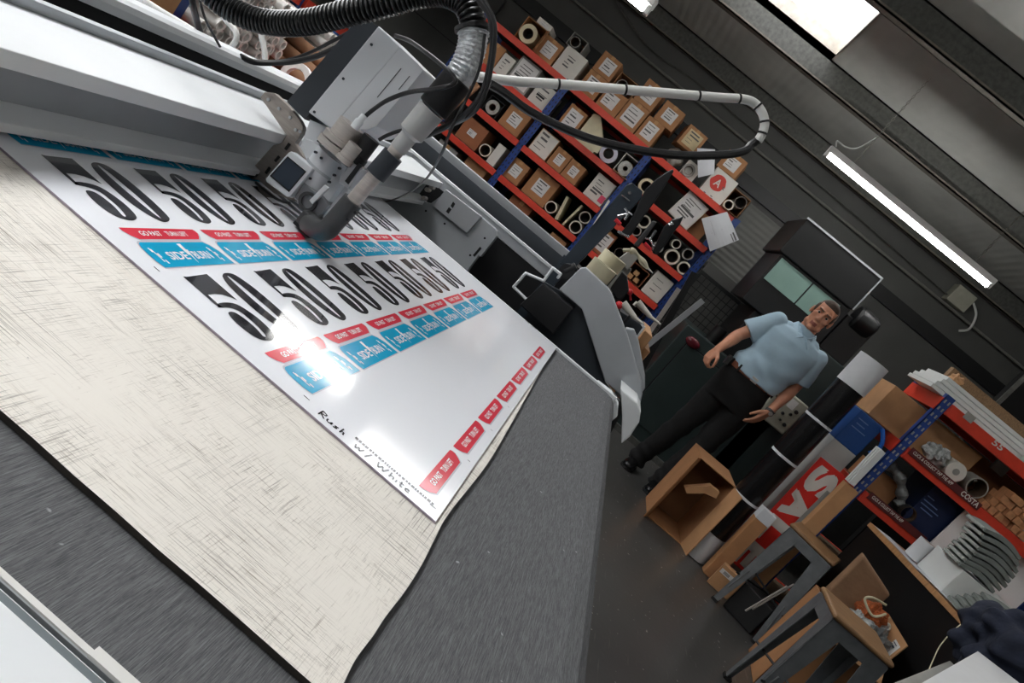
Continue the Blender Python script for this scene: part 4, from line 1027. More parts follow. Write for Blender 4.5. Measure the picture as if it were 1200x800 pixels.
m_pack = mat('glossy white pack', '#c9cdd3', .3, var=.1, scale=9)
m_packb = mat('blue pack print', '#2a5b98', .35, var=.1, scale=9)
for k, (a, y, w, h_, m_) in enumerate((((352, 60), 5.62, .20, .30, m_pack), ((378, 35), 6.0, .24, .26, m_packb), ((395, 22), 6.36, .22, .26, m_pack), ((412, 25), 6.72, .16, .22, m_packb))):
    p = aty(a[0], a[1], y); mb = MB(); z0 = {0: .64, 1: .64, 2: .64, 3: .64}[k]
    mb.b2((p.x - w / 2, y, .0), (p.x + w / 2, y + .3, p.z + h_ / 2), 0); mb.b2((p.x - w * .3, y - .002, p.z - .05), (p.x + w * .3, y, p.z + .06), 1)
    tag(mb.build('packet_stack', [m_pack, m_packb] if m_ is m_pack else [m_packb, m_pack], bevel=.006), ('first', 'second', 'third', 'fourth')[k] + ' tall stack of white and blue packets left of the dark head cover', 'packets', 'white and blue packets')
p = aty(180, 8, 3.3); mb = MB(); mb.b2((-3.0, 3.25, .0), (-2.55, 3.60, .95)); tag(mb.build('carton', m_kraft2, bevel=.005), 'large plain brown carton standing left of the blue post behind the gantry', 'box')
p = aty(345, 93, 4.5); mb = MB(); mb.pipe((p.x, 4.5, p.z), (p.x, 4.54, p.z), .11, .07, 32); tag(mb.build('ring_roll', m_wtube), 'flat white ring shaped roll behind the dark head cover', 'roll')
mb = MB(); mb.b2((p.x - .25, 4.40, .0), (p.x + .3, 4.63, p.z - .112)); tag(mb.build('red_crate', m_orange, bevel=.006), 'tall red crate carrying the flat white ring roll', 'crate')
# corner of the back wall left of the carton rack: dark panel, planks, green box
mb = MB(); mb.b2((-3.7, 7.88, 0), (-2.62, 7.94, 2.30)); o = struct(mb.build('door_2', mat('dark grey door sheet', '#424341', .6, var=.12, scale=4)), 'dark grey sheet door in the back wall left of the rack')
for z in (1.16, 1.62): MB().b2((-3.7, 7.872, z), (-2.62, 7.88, z + .012)).build('door_seam', m_black, o)
mb = MB(); mb.lathe((-3.35, 7.2, 2.02), X, [(0, .02), (.01, .17), (.5, .17), (.52, .02)], 28); mb.b2((-3.1, 7.19, 2.1), (-3.08, 7.21, 3.28)); tag(mb.build('duct_drum', m_steel_dark), 'dark round duct hanging at the back wall above the head', 'duct')
for k, (a, b, w, m_, lab) in enumerate((((556, 86), (480, 140), .045, m_navy, 'dark blue plank leaning behind the black rubber cuff'), ((560, 98), (500, 150), .03, m_btube, 'brown plank leaning beside the blue one behind the hose'))):
    p, q = aty(a[0], a[1], 6.2), aty(b[0], b[1], 6.2); d = (p - q).normalized(); q = q - d * ((q.z - .01) / d.z); nn = d.cross(Y).normalized() * w
    mb = MB(); mb.obox(q - nn, nn * 2, Y * .03, p - q); tag(mb.build('plank', m_), lab, 'plank', 'planks behind the hose')
p = aty(473, 125, 5.9); gz = p.z + .131; mb = MB(); mb.b2((p.x - .13, 5.9, .0), (p.x + .13, 6.1, p.z + .13)); tag(mb.build('green_box', mat('green plastic', '#1c7a62', .4, var=.08), bevel=.006), 'green box behind the gantry between the head and the rubber cuff', 'box')
p = aty(487, 116, 5.9); mb = MB(); mb.cyl((p.x, 6.0, gz), (p.x, 6.0, gz + .15), .06, seg=24)
tag(mb.build('cream_canister', m_creamp), 'cream canister standing on the green box', 'canister')
# ================================================================ RIGHT HAND RACK, FLOOR STOCK, BENCH
YR = 4.4
def zy(px, py, y): return aty(px, py, y).z
RL = [1.672, 1.335, .985, .55, .12]
rr = thing('storage_rack', (2.6, 4.7, 0), 'storage rack on the right with blue perforated post and wide red banner strip beams', 'rack')
rack(rr, [1.975, 3.45], YR, .48, RL, 1.70, hb=.07, pw=.027, mh=m_gbox)
for z in RL[:4]:     # beams along the rack's end
    MB().b2((1.943, YR + .006, z - .085), (1.972, YR + .474, z)).build('side_beam', m_orange, rr, bevel=.002)
m_maroon = mat('dark red banner', '#5a1e1e', .6, var=.1, scale=12)
m_wtxt = mat('off white lettering', '#d9d3cc', .6, var=0)
def strip(pa, pb, st1, st2, name):
    a, b = aty(*pa, YR - .03), aty(*pb, YR - .03)
    z = (a.z + b.z) / 2; h = .046; x0, x1 = a.x, b.x
    mb = MB(); mb.b2((x0, YR - .026, z - h / 2), (x1, YR - .0215, z + h / 2), 0)
    mb.text(st1, (x0 + .02, YR - .0265, z - .006), (.62 * (x1 - x0) - .03, 0, 0), (0, 0, .020), 1)
    if st2: mb.text(st2, (x1 - .135, YR - .0265, z - .013), (.122, 0, 0), (0, 0, .032), 1)
    mb.build(name, [m_maroon, m_wtxt], rr)
strip((1066, 529), (1150, 594), 'CLICK & COLLECT TAP THE APP', 'COSTA', 'banner_strip')
strip((1017, 582), (1086, 632), 'CLICK & COLLECT TAP THE APP', None, 'banner_strip')
mb = MB(); p = aty(1170, 517, YR - .022); mb.text('55', p - X * .02 - Z * .034, (.07, 0, 0), (0, 0, .035), 0); mb.build('shelf_number', m_wtxt, rr)
mb = MB(); p = aty(1136, 489, YR - .023); mb.b2(p - V((.03, .001, .022)), p + V((.03, 0, .022))); mb.build('grey_sticker', m_gbox, rr)
GR = 'goods on the right hand rack'
def slab(name, label, c, d, m, rz=0., cat='panel', group=GR, bevel=.002, ry=0., rx=0.):
    R = Matrix.Rotation(rz, 3, 'Z') @ Matrix.Rotation(ry, 3, 'Y') @ Matrix.Rotation(rx, 3, 'X')
    return tag(MB().box(c, d, R=R).build(name, m, bevel=bevel), label, cat, group)
m_foam = mat('white foam board', '#dcdfdd', .6, var=.03, scale=8)
m_green = mat('pale green board', '#a9bdb4', .6, var=.05, scale=8)
# boards on top of the rack: long, lying along x, their near ends at the left
x0 = 1.86
for k, (dx, t) in enumerate(((0, .024), (.01, .020), (.03, .022), (.05, .02))):
    z = 1.674 + .028 * k
    slab('foam_board', ('lowest', 'second lowest', 'second highest', 'topmost')[k] + ' long white board in the stack on top of the right rack', (x0 + dx + .55, 4.62, z + .014), (1.1, .36 - .02 * k, .024), m_foam, rz=.0)
slab('green_board', 'pale green board at the right of the white boards on the rack top', (2.85, 4.40, 1.674 + .03), (.7, .05, .06), m_green)
m_honey = mat('brown honeycomb card edge', '#8a6c4f', .85, var=.35, scale=90, stretch=(3, 1, 1))
slab('honeycomb_board', 'brown honeycomb board standing behind the white boards on the rack top', (2.65, 4.86, 1.674 + .11), (1.2, .05, .215), m_honey)
mb = MB(); lumpy(mb, (2.06, 4.72, 1.80), .04, (1, 1, .8), seed=8, amp=.3); zmin = min(p.z for p in mb.v); mb.v = [p + Z * (1.788 - zmin) for p in mb.v]
tag(mb.build('packing_scrap', m_kraft2), 'scrap of torn wrapping at the left end of the white boards', 'scrap', GR)
# carton sticking out of the end of the rack
lo = RL[1] + .002
slab('carton', 'long brown carton poking out of the left end of the right rack', (2.10, 4.70, lo + .115), (.66, .25, .23), m_kraft2, cat='box', bevel=.004)
slab('carton', 'dark brown carton deep in the right rack behind the plastic bags', (2.68, 4.81, lo + .125), (.44, .10, .25), m_kraftd, cat='box', bevel=.004)
mb = MB(); lumpy(mb, (2.16, 4.45, lo + .05), .055, (1.5, .8, .9), seed=12, amp=.35); zmin = min(p.z for p in mb.v); mb.v = [p + Z * (lo - zmin) for p in mb.v]
tag(mb.build('plastic_bag', mat('shiny clear plastic', '#a6aaa9', .2, var=.45, scale=40, bump=.7, bscale=50)), 'crumpled clear plastic bag right of the blue post on the right rack', 'bag', GR)
p = aty(1121, 538, 4.42); p.x += .02; mb = MB(); mb.cyl((p.x + .03, 4.42, lo + .06), (p.x + .03, 4.54, lo + .06), .058, seg=28); mb.cyl((p.x + .03, 4.418, lo + .06), (p.x + .03, 4.42, lo + .06), .02, seg=20, m=1)
tag(mb.build('paper_cup_stack', [m_wbox, m_gbox]), 'round white lid end lying beside the clear plastic bag', 'lid', GR)
p = aty(1150, 550, 4.45); roll('dark grey tube end right of the round white lid', p.x + .05, lo + .066, .062, .052, y=4.43, d=.12, m=m_gbox, group=GR, name='cardboard_tube')
roll('second dark tube behind the wood offcuts on the right rack', p.x + .15, lo + .062, .06, .05, y=4.60, d=.13, m=m_gbox, group=GR, name='cardboard_tube')
m_woodl = mat('orange pale timber', '#b9835a', .7, var=.2, scale=30, stretch=(1, 7, 1))
rnd = random.Random(5); k = 0
bx0 = aty(1163, 575, 4.45).x + .10
for row in range(4):
    for c in range(6 - row):
        k += 1
        cx = bx0 - .10 + c * .052 + row * .026 + rnd.uniform(-.001, .001)
        o = MB().box((cx, 4.455 + rnd.uniform(-.02, .02), lo + .022 + row * .0445), (.044, .13, .042), rz=rnd.uniform(-.03, .03)).build('wood_offcut', m_woodl, bevel=.002)
        tag(o, 'wooden offcut, %s from the left in the %s layer of the offcut pile' % (('first', 'second', 'third', 'fourth', 'fifth', 'sixth')[c], ('bottom', 'second', 'third', 'top')[row]), 'wood block', 'wooden offcuts on the right rack')
slab('grey_sheet', 'pale grey panel standing behind the dark tubes, left of the other', aty(1163, 529, 4.66) - V((-.10, 0, .03)), (.09, .02, .10), m_gbox, group=GR)
slab('grey_sheet', 'larger pale grey panel standing at the right behind the wood offcuts', (3.05, 4.6, lo + .07), (.35, .02, .14), m_gbox, group=GR)
# level below: poster box, bags, white sheet
l3 = RL[2] + .002
m_blued = mat('dark blue print', '#16264a', .5, var=.15, scale=6)
m_bluel = mat('light blue print', '#6b86b8', .5, var=0)
a = aty(1105, 605, 4.55)
mb = MB(); mb.b2((2.32, 4.50, l3), (2.62, 4.80, l3 + .30), 0)
for k, (u, v, w) in enumerate(((.03, .17, .10), (.03, .145, .13), (.05, .12, .09), (.03, .20, .05))): mb.b2((2.30 + u, 4.4985, l3 + v), (2.30 + u + w, 4.5, l3 + v + .008), 1)
tag(mb.build('poster_box', [m_blued, m_bluel], bevel=.003), 'dark blue printed box under the red banner strip', 'box', GR)
slab('carton', 'brown carton at the left of the dark blue printed box', (2.13, 4.69, l3 + .07), (.22, .24, .14), m_kraft, cat='box', bevel=.003)
m_gbag = mat('grey plastic sleeve', '#6f7272', .3, var=.4, scale=25, bump=.5, bscale=40)
mb = MB(); q = spline([(2.04, 4.50, l3 + .20), (2.14, 4.50, l3 + .18), (2.23, 4.50, l3 + .10), (2.255, 4.50, l3 + .045)], 6); mb.sweep(q, .028, 12, rf=lambda i: .03 + .008 * math.sin(i * 1.3)); zmin = min(p.z for p in mb.v)
tag(mb.build('plastic_sleeve', m_gbag), 'grey plastic sleeve sagging across the rack below the banner strip', 'plastic', GR)
p = aty(1066, 597, 4.43); roll('black round tube mouth above the lower banner strip', p.x, l3 + .05, .048, .042, y=4.40, d=.045, m=m_dkbox, group=GR, name='cardboard_tube')
slab('white_sheet', 'bright white acrylic sheet standing behind the grey pads', (2.83, 4.46, l3 + .15), (.62, .012, .30), mat('bright white acrylic', '#f6f7f7', .3, var=0), group=GR)
# pads and pinkish things left of the post
for k in range(3):
    a, b = aty(995 - 2 * k, 566 - 2 * k, 4.245 + .021 * k), aty(1032 - 2 * k, 527 - 2 * k, 4.245 + .021 * k)
    mb = MB(); d = (b - a); mb.obox(a, d, V((.034, 0, .004)), V((0, .018, 0)))
    tag(mb.build('foam_sheet', m_foam, bevel=.001), '%s of three white panels leaning by the blue post' % ('front', 'middle', 'rear')[k], 'panel', 'white panels by the blue post')

# ---------------------------------------------------------------- things standing on the floor
m_wrap = mat('glossy black stretch wrap', '#121214', .25, var=.3, scale=12, bump=.25, bscale=14, stretch=(3, 3, .6))
m_wp = mat('white paper wrap', '#d4d6da', .55, var=.03)
RB = V((1.555, 4.42, 0)); RT = V((1.527, 4.42, 1.46))
up = (RT - RB).normalized()
rl = thing('banner_roll', RB, 'tall black wrapped roll with white bands standing beside the open carton', 'roll')
MB().cyl(RB + up * .004, RB + up * .20, .086, seg=36).build('white_foot', m_wp, rl)
mb = MB(); mb.lathe(RB + up * .2, up, [(0, .088), (.3, .089), (.7, .0885), (1.1, .088), (1.19, .088)], 36); mb.build('black_wrap', m_wrap, rl)
MB().cyl(RB + up * 1.385, RB + up * 1.585, .093, seg=36).build('white_cap', m_wp, rl)
for t in (.49, .83, 1.12): MB().pipe(RB + up * (t - .008), RB + up * (t + .008), .0905, .086, 36).build('tape_band', m_wp, rl)
# open carton on the floor
oc = open_carton('tall brown open carton lying on the floor in front of the black roll', 1.315, 0.001, .275, .50, d=.34, y=4.40, m=m_kraft, flap='', group=None)
f = MB(); f.obox((1.4525, 4.40, .003), (0, 0, .49), (.035, -.11, 0), (-.007, 0, 0)); f.build('flap', m_kraft2, oc)
f = MB(); f.obox((1.1775, 4.40, .003), (0, 0, .50), (-.03, -.06, 0), (.006, 0, 0)); f.build('flap', m_kraft, oc)
q = PX([(802, 571), (833, 569), (843, 577), (839, 584), (826, 578), (805, 578)], 4.36); f = MB(); f.prism(q, (0, .05, .0)); f.build('torn_flap', m_kraft2, oc)
# leaning brown sleeve right of the roll, with white cap and foot label
sl = thing('long_carton', (1.71, 4.27, 0), 'long brown carton standing between the black roll and the red sign', 'box')
mb = MB(); mb.obox((1.610, 4.245, .002), (.085, -.012, 0), (.0, .07, 0), (0, .015, .46)); mb.build('body', m_kraft, sl, bevel=.003)
mb = MB(); mb.obox((1.608, 4.26, .462), (.089, -.012, 0), (0, .07, 0), (0, .003, .075)); mb.build('white_wrap', m_wp, sl, bevel=.002)
mb = MB(); mb.obox((1.625, 4.15, .002), (.15, -.024, 0), (.02, .055, 0), (0, 0, .15)); o = tag(mb.build('flat_carton', m_kraft2, bevel=.002), 'low brown carton with a barcode label on the floor by the stool leg', 'box')
t = MB(); a = V((1.635, 4.1455, .10)); u = V((.11, -.0176, 0)); mb2 = t.poly([a, a + u, a + u + Z * .03, a + Z * .03], 0)
for k in range(6): b = a + u * (.2 + .06 * k) + V((-.0003, -.001, .006)); t.poly([b, b + u * .03, b + u * .03 + Z * .018, b + Z * .018], 1)
t.build('barcode_label', [m_lab, m_black], o)
# red sale sign: lettering runs downwards
m_sale = mat('red sign board', '#d8291f', .45, var=.03)
sg = thing('sale_sign', (1.78, 4.40, .15), 'red sign board with large white letters leaning behind the first stool', 'sign')
A_, B_ = aty(962, 535, 4.43), aty(997, 560, 4.385)
up_s = V((-.02, .01, 1)).normalized(); wv = (B_ - A_); wv = wv - up_s * wv.dot(up_s)
nrm = wv.cross(up_s).normalized(); 
if nrm.y > 0: nrm = -nrm
Ls = .84; Wd = wv.length
mb = MB(); mb.obox(A_ - up_s * Ls, wv, up_s * Ls, -nrm * .01, 0); mb.build('board', m_sale, sg, bevel=.001)
for k, ch in enumerate('SALE'):
    mb = MB(); o = A_ - up_s * (.04 + .205 * k) + wv * .14 + nrm * .0015
    pass; vs2, fs2, asp = text_polys(ch)
    # thicken the strokes a little by giving the letters depth
    mb2 = MB(); 
    for dx, dz in ((0, 0), (.014, 0), (0, .014), (.014, .014), (.007, .007)):
        mb2.text(ch, o + wv.normalized() * (dx - .005) + up_s * (dz - .005) + nrm * (.0003 * (dx + dz) * 10), -up_s * .165, wv * .70)
    mb2.build('letter', m_wtxt, sg)
# white board edge behind the sign
mb = MB(); mb.obox((1.83, 4.35, .003), (.09, -.018, 0), (.004, .012, 0), (.0, .005, .84)); tag(mb.build('white_board', m_gbox, bevel=.001), 'pale board standing just behind the red sign', 'panel')
# blue and white bag
bg = thing('shopping_bag', (1.78, 4.55, 0), 'tall white carrier with a dark blue top beside the black roll', 'bag')
m_bagwht = mat('matt white bag', '#b9b8b5', .7, var=.06, scale=8)
m_bagblue = mat('blue bag print', '#1b4a8c', .5, var=.12, scale=8)
def bagprism(z0, z1, m, name):
    mb = MB(); mb.b2((1.70, 4.50, z0), (1.87, 4.66, z1), 0); return mb, name, m
mb, n_, m_ = bagprism(.003, 1.10, m_bagwht, 'bag_body'); bb = mb.build(n_, m_, bg, bevel=.006)
mb, n_, m_ = bagprism(1.10, 1.33, m_bagblue, 'blue_top'); bt = mb.build(n_, m_, bg, bevel=.006)
mb = MB()
for k, (u, v, w) in enumerate(((.02, 1.28, .07), (.03, 1.25, .06), (.02, 1.22, .10))): mb.b2((1.70 + u, 4.498, v), (1.70 + u + w, 4.4995, v + .006))
mb.build('bag_lettering', m_bluel, bt)
mb = MB(); c = V((1.79, 4.4985, .86)); 
mb.prism([c + V((math.cos(t) * .05, 0, math.sin(t) * .06)) for t in [k * PI / 16 for k in range(-8, 17)]] + [c + V((math.cos(t) * .028, 0, math.sin(t) * .036)) for t in [k * PI / 16 for k in range(16, -9, -1)]], (0, -.001, 0)); mb.build('bag_emblem', m_blued, bb)
mb = MB(); q = [(1.86, 4.49, 1.32), (1.90, 4.47, 1.27), (1.92, 4.47, 1.21), (1.90, 4.48, 1.16)]; mb.sweep(spline(q, 5), .013, 8); mb.build('blue_ribbon', mat('bright blue ribbon', '#1f6fd6', .5, var=.1), bg)
# stools
m_tolix = mat('gunmetal painted steel', '#84888b', .34, .55, var=.15, scale=18)
m_seatw = mat('oiled wood seat', '#8c6a48', .5, var=.25, scale=14, stretch=(1, 9, 1))
m_rub = mat('black rubber', '#151515', .7, var=0)
def stool(loc, rz, label):
    H_ = .62; s = .147
    root = thing('metal_stool', loc, label, 'stool', 'metal stools with wooden seats'); root['_o'] = [0, 0, 0]
    mb = MB(); mb.box((0, 0, H_ - .012), (2 * s, 2 * s, .024)); mb.build('seat', m_seatw, root, bevel=.012, bseg=3)
    mb = MB()
    for dx, dy, a, b in ((0, -1, 1, 0), (0, 1, 1, 0), (-1, 0, 0, 1), (1, 0, 0, 1)):
        c = V((dx * (s - .012), dy * (s - .012), H_ - .055))
        mb.box(c, (2 * s - .03 if a else .006, 2 * s - .03 if b else .006, .06))
    mb.build('seat_apron', m_tolix, root, bevel=.002)
    for sx in (-1, 1):
        for sy in (-1, 1):
            mb = MB(); t = V((sx * (s - .01), sy * (s - .01), H_ - .03)); f = V((sx * (s + .012), sy * (s + .012), .012))
            wt, wb = .085, .032
            # folded angle leg: two tapering faces meeting at the outer corner
            for ax in (V((-sx, 0, 0)), V((0, -sy, 0))):
                oth = V((0, -sy, 0)) if ax.x else V((-sx, 0, 0))
                P = [t, t + ax * wt, f + ax * wb, f]
                mb.prism(P, oth * .006)
            leg = mb.build('leg', m_tolix, root, bevel=.0015)
            m2 = MB(); m2.box(f + V((-sx * .014, -sy * .014, -.004)), (.04, .04, .016)); m2.build('rubber_foot', m_rub, leg)
            m3 = MB(); q = t.lerp(f, .82) + V((-sx * .014, sy * .001, 0)); q2 = t.lerp(f, .56) + V((-sx * .026, sy * .001, 0))
            m3.sweep([q, q2], .0045, 8); m3.build('pressed_rib', m_tolix, leg)
    for k, (a, b) in enumerate((((-1, -1), (1, 1)), ((-1, 1), (1, -1)))):
        mb = MB(); r = s + .028; z = .21 + .012 * k
        mb.sweep([(a[0] * r * .93, a[1] * r * .93, z), (b[0] * r * .93, b[1] * r * .93, z)], .006, 8); mb.build('cross_brace', m_black, root)
    root.rotation_euler.z = rz; root['_o'] = list(loc); return root
stool((1.855, 4.035, 0), -.48, 'grey metal stool with wooden seat in front of the red sign')
_L = atz(980, 719, .62) + Matrix.Rotation(-.10, 3, 'Z') @ V((.147, .147, 0))
stool((_L.x, _L.y, 0), -.10, 'nearer grey metal stool with wooden seat, in front of the big open carton')
# big open carton with rubbish
bc = thing('open_carton', (2.02, 3.45, 0), 'big brown open carton full of packing waste behind the nearer stool', 'box')
cx, cy, w, d, h, t = 1.99, 3.50, .33, .34, .50, .006; ro = Matrix.Rotation(-.12, 3, 'Z')
def Q(x, y, z): return V((cx, cy, 0)) + ro @ V((x, y, z))
mb = MB()
for a, b, e in (((-w / 2, -d / 2), (w, 0), (0, t)), ((-w / 2, d / 2 - t), (w, 0), (0, t)), ((-w / 2, -d / 2), (t, 0), (0, d)), ((w / 2 - t, -d / 2), (t, 0), (0, d))):
    mb.obox(Q(a[0], a[1], .002), ro @ V((b[0], b[1], 0)), ro @ V((e[0], e[1], 0)), V((0, 0, h)))
mb.obox(Q(-w / 2, -d / 2, .002), ro @ V((w, 0, 0)), ro @ V((0, d, 0)), V((0, 0, t))); mb.build('body', m_kraft, bc)
mb = MB(); mb.obox(Q(-w / 2, -d / 2 - .001, h), ro @ V((w, 0, 0)), ro @ V((0, -.10, -.07)), ro @ V((0, -.002, .005))); fl = mb.build('flap', m_kraft2, bc)
mb = MB(); mb.obox(Q(w / 2, -d / 2, h + .001), ro @ V((0, d, 0)), ro @ V((.008, 0, .13)), ro @ V((-.005, 0, 0))); fl2 = mb.build('flap', m_kraft2, bc)
t_ = MB(); a = Q(w / 2 - .004, -d / 2 + .10, h + .02); u, v = ro @ V((0, -.08, 0)), ro @ V((.005, 0, .08)); nn = u.cross(v).normalized() * .002
if nn.x > 0: nn = -nn
t_.obox(a + nn, u, v, nn * .4, 0); prints(t_, a + nn * 1.4, u, v, 1, 4, 3); t_.build('shipping_label', [m_lab, m_blued], fl2)
m_pbag = mat('brown paper bag', '#8b6b50', .85, var=.15, scale=10, bump=.5, bscale=24)
mb = MB(); top = []; 
P0 = [Q(-.14, .05, .25), Q(.05, .05, .25), Q(.05, .13, .25), Q(-.14, .13, .25)]
P1 = [Q(-.148, .06, .78), Q(.07, .07, .72), Q(.08, .12, .72), Q(-.148, .12, .79)]
mb.add(P0 + P1, [[0, 1, 5, 4], [1, 2, 6, 5], [2, 3, 7, 6], [3, 0, 4, 7], [3, 2, 1, 0], [4, 5, 6, 7]]); tag(mb.build('paper_bag', m_pbag, bevel=.012, bseg=3), 'folded brown paper bag sticking out of the big open carton', 'bag', 'waste in the big carton')
m_orng = mat('orange brown fur fabric', '#a5552a', .9, var=.35, scale=60, bump=.8, bscale=120)
def lump(name, label, c, r, sc, m, seed, cat='waste', amp=.3, group='waste in the big carton'):
    mb = MB(); lumpy(mb, c, r, sc, seed=seed, amp=amp); return tag(mb.build(name, m), label, cat, group)
lump('fabric_scrap', 'orange brown fluffy fabric lying in the big carton', Q(.045, .0, .60), .07, (1, .8, .9), m_orng, 4)
lump('plastic_wrap', 'clear plastic wrap in front of the orange fabric in the carton', Q(-.03, -.10, .55), .05, (1.2, .7, .8), MATS['shiny clear plastic'], 9, amp=.5)
lump('grey_foil', 'grey striped foil bag at the right side of the big carton', Q(.085, -.10, .55), .055, (.9, .8, 1), m_gbag, 15, amp=.5)
lump('white_ball', 'black and white crumpled ball at the back right of the carton', Q(.125, .03, .58), .04, (1, 1, 1), mat('white speckled', '#c9c6b8', .8, var=.5, scale=12), 21, amp=.2)
mb = MB(); mb.sweep(spline([Q(.03, -.06, .69), Q(-.05, -.10, .68), Q(-.07, -.11, .65), Q(.0, -.12, .62), Q(.05, -.08, .66)], 6), .006, 8); tag(mb.build('paper_ribbon', m_creamb), 'cream ribbon loop curling over the waste in the carton', 'ribbon', 'waste in the big carton')
# black box added as dark fill under the first stool, and steel rods
mb = MB(); mb.box((1.855, 4.035, .098), (.20, .20, .19), rz=-.48); tag(mb.build('dark_fill_box', m_dkbox, bevel=.006), 'black box added as dark fill between the legs of the first stool', 'crate')
for k in range(2):
    mb = MB(); a = aty(872 + 8 * k, 717 - 2 * k, 3.88 + .0 * k); b = aty(921 + 8 * k, 688 - 2 * k, 3.88); mb.sweep([a + Z * .01, b + Z * .01], .006, 8)
    tag(mb.build('metal_rod', m_steel), '%s of two thin steel rods leaning under the first stool' % ('lower', 'upper')[k], 'rod', 'steel rods under the stool')
mb = MB(); mb.obox((1.838, 4.262, .001), (.09, -.006, .0), (.0, .06, 0), (.0, .0, .955)); o = tag(mb.build('long_carton', m_kraft2, bevel=.003), 'long brown carton standing behind the first stool with a white wrapped end', 'box')
# workbench with black side
bd = V((2.30 - 2.06, 3.27 - 4.17, 0)).normalized(); bn = V((-bd.y, bd.x, 0))   # along the edge toward the viewer / into the bench
if bn.x < 0: bn = -bn
E0 = V((2.055, 4.19, 0)); EL = 1.15
wb = thing('workbench', (2.6, 3.7, 0), 'workbench with a plain wood edge and a black side panel on the right', 'bench')
mb = MB(); mb.obox(E0 + Z * .85, bd * EL, bn * .75, Z * .028); mb.build('worktop', mat('birch worktop', '#b08258', .5, var=.2, scale=12, stretch=(1, 8, 1)), wb, bevel=.002)
mb = MB(); mb.obox(E0 + bn * .012 + Z * .08, bd * EL, bn * .02, Z * .77); mb.build('side_panel', mat('black panel', '#0d0d0e', .35, var=.1), wb)
for a, b in ((.05, .1), (EL - .1, .1), (.05, .66), (EL - .1, .66)):
    mb = MB(); mb.obox(E0 + bd * a + bn * b, bd * .05, bn * .05, Z * .85); mb.build('leg', m_anth, wb)
BZ = .879
def B(a, b, z=0): return E0 + bd * a + bn * b + Z * (BZ + z)
for k, (a, b, w_, l_, r_) in enumerate(((.04, .005, .16, .26, .2), (.22, .02, .15, .24, -.1), (.45, .0, .10, .25, .12), (.70, .0, .11, .22, .05))):
    mb = MB(); R = Matrix.Rotation(r_, 3, 'Z'); mb.obox(B(a, b, max(.0005, .003 * k)), R @ (bd * l_), R @ (bn * w_), Z * .0012)
    tag(mb.build('paper_sheet', m_paper), '%s loose white paper along the wood edge of the workbench' % ('farthest', 'second farthest', 'third farthest', 'nearest')[k], 'paper', 'papers on the workbench')
m_padg = mat('grey moulded pulp', '#7d837f', .8, var=.12, scale=20)
m_padl = mat('lighter grey pulp', '#a9ada8', .8, var=.1, scale=20)
wbx = tag(MB().b2((2.25, 3.62, BZ + .006), (2.66, 3.92, BZ + .155)).build('white_box', m_foam, bevel=.003), 'long white box on the workbench carrying the larger stack of grey pads', 'box')
def pad(c, L, D, T, rz, ry):
    """grey moulded pad: curved slab with a ribbed lighter end"""
    mb = MB(); n = 10; R = Matrix.Rotation(rz, 3, 'Z') @ Matrix.Rotation(ry, 3, 'Y')
    prof = []
    for i in range(n + 1):
        u = i / n; prof.append((u * L, .018 * math.sin(PI * u)))
    pts = [V((x, 0, z)) for x, z in prof] + [V((x, 0, z + T * (.75 + .25 * math.sin(PI * x / L)))) for x, z in prof[::-1]]
    mb.prism([V(c) + R @ p for p in pts], R @ V((0, D, 0)), 0)
    return mb
for k in range(8):
    mb = pad((2.225 + .012 * k - .0025 * k * k, 3.63 + .003 * (k % 3), BZ + .157 + .0285 * k), .205 + .008 * (k % 3), .20, .024, .02 * ((k % 3) - 1), 0)
    o = mb.build('moulded_pad', m_padg, bevel=.004)
    tag(o, 'grey moulded pad, number %s up in the larger stack on the white box' % ('one', 'two', 'three', 'four', 'five', 'six', 'seven', 'eight')[k], 'pad', 'grey pads, larger stack')
    x0_ = min(p.x for p in mb.v); zc = BZ + .157 + .0285 * k
    e = MB(); e.b2((x0_ - .014, 3.645, zc + .003), (x0_ + .006, 3.80, zc + .019)); e.build('pad_rim', m_padl, o, bevel=.003)
for k in range(5):
    mb = pad((2.235 + .012 * k, 3.42 - .008 * k, BZ + .008 + .029 * k), .235, .16, .022, -.18 - .03 * k, 0)
    o = mb.build('moulded_pad', m_padg, bevel=.004)
    tag(o, 'grey moulded pad, number %s up in the smaller stack before the white box' % ('one', 'two', 'three', 'four', 'five')[k], 'pad', 'grey pads, smaller stack')
mb = MB(); p = V((2.235, 3.97, 0)); mb.pipe((p.x, p.y, BZ + .013), (p.x, p.y, BZ + .132), .045, .036, 26)
o = tag(mb.build('paper_roll', m_wp), 'short white roll with a brown core at the corner of the white box', 'roll'); mb = MB(); mb.pipe((p.x, p.y, BZ + .013), (p.x, p.y, BZ + .131), .036, .03, 24); mb.build('core', m_kraft, o)
mb = MB(); mb.obox((2.55, 3.50, BZ + .102), (.13, -.03, 0), (.01, .05, .11), (.0, -.008, .004)); tag(mb.build('tablet', m_black, bevel=.003), 'black flat tablet propped at the right end of the white box', 'tablet')
mb = MB(); mb.b2((2.53, 3.52, BZ + .006), (2.70, 3.61, BZ + .1)); tag(mb.build('carton', m_kraft2, bevel=.003), 'small brown carton supporting the black tablet', 'box')
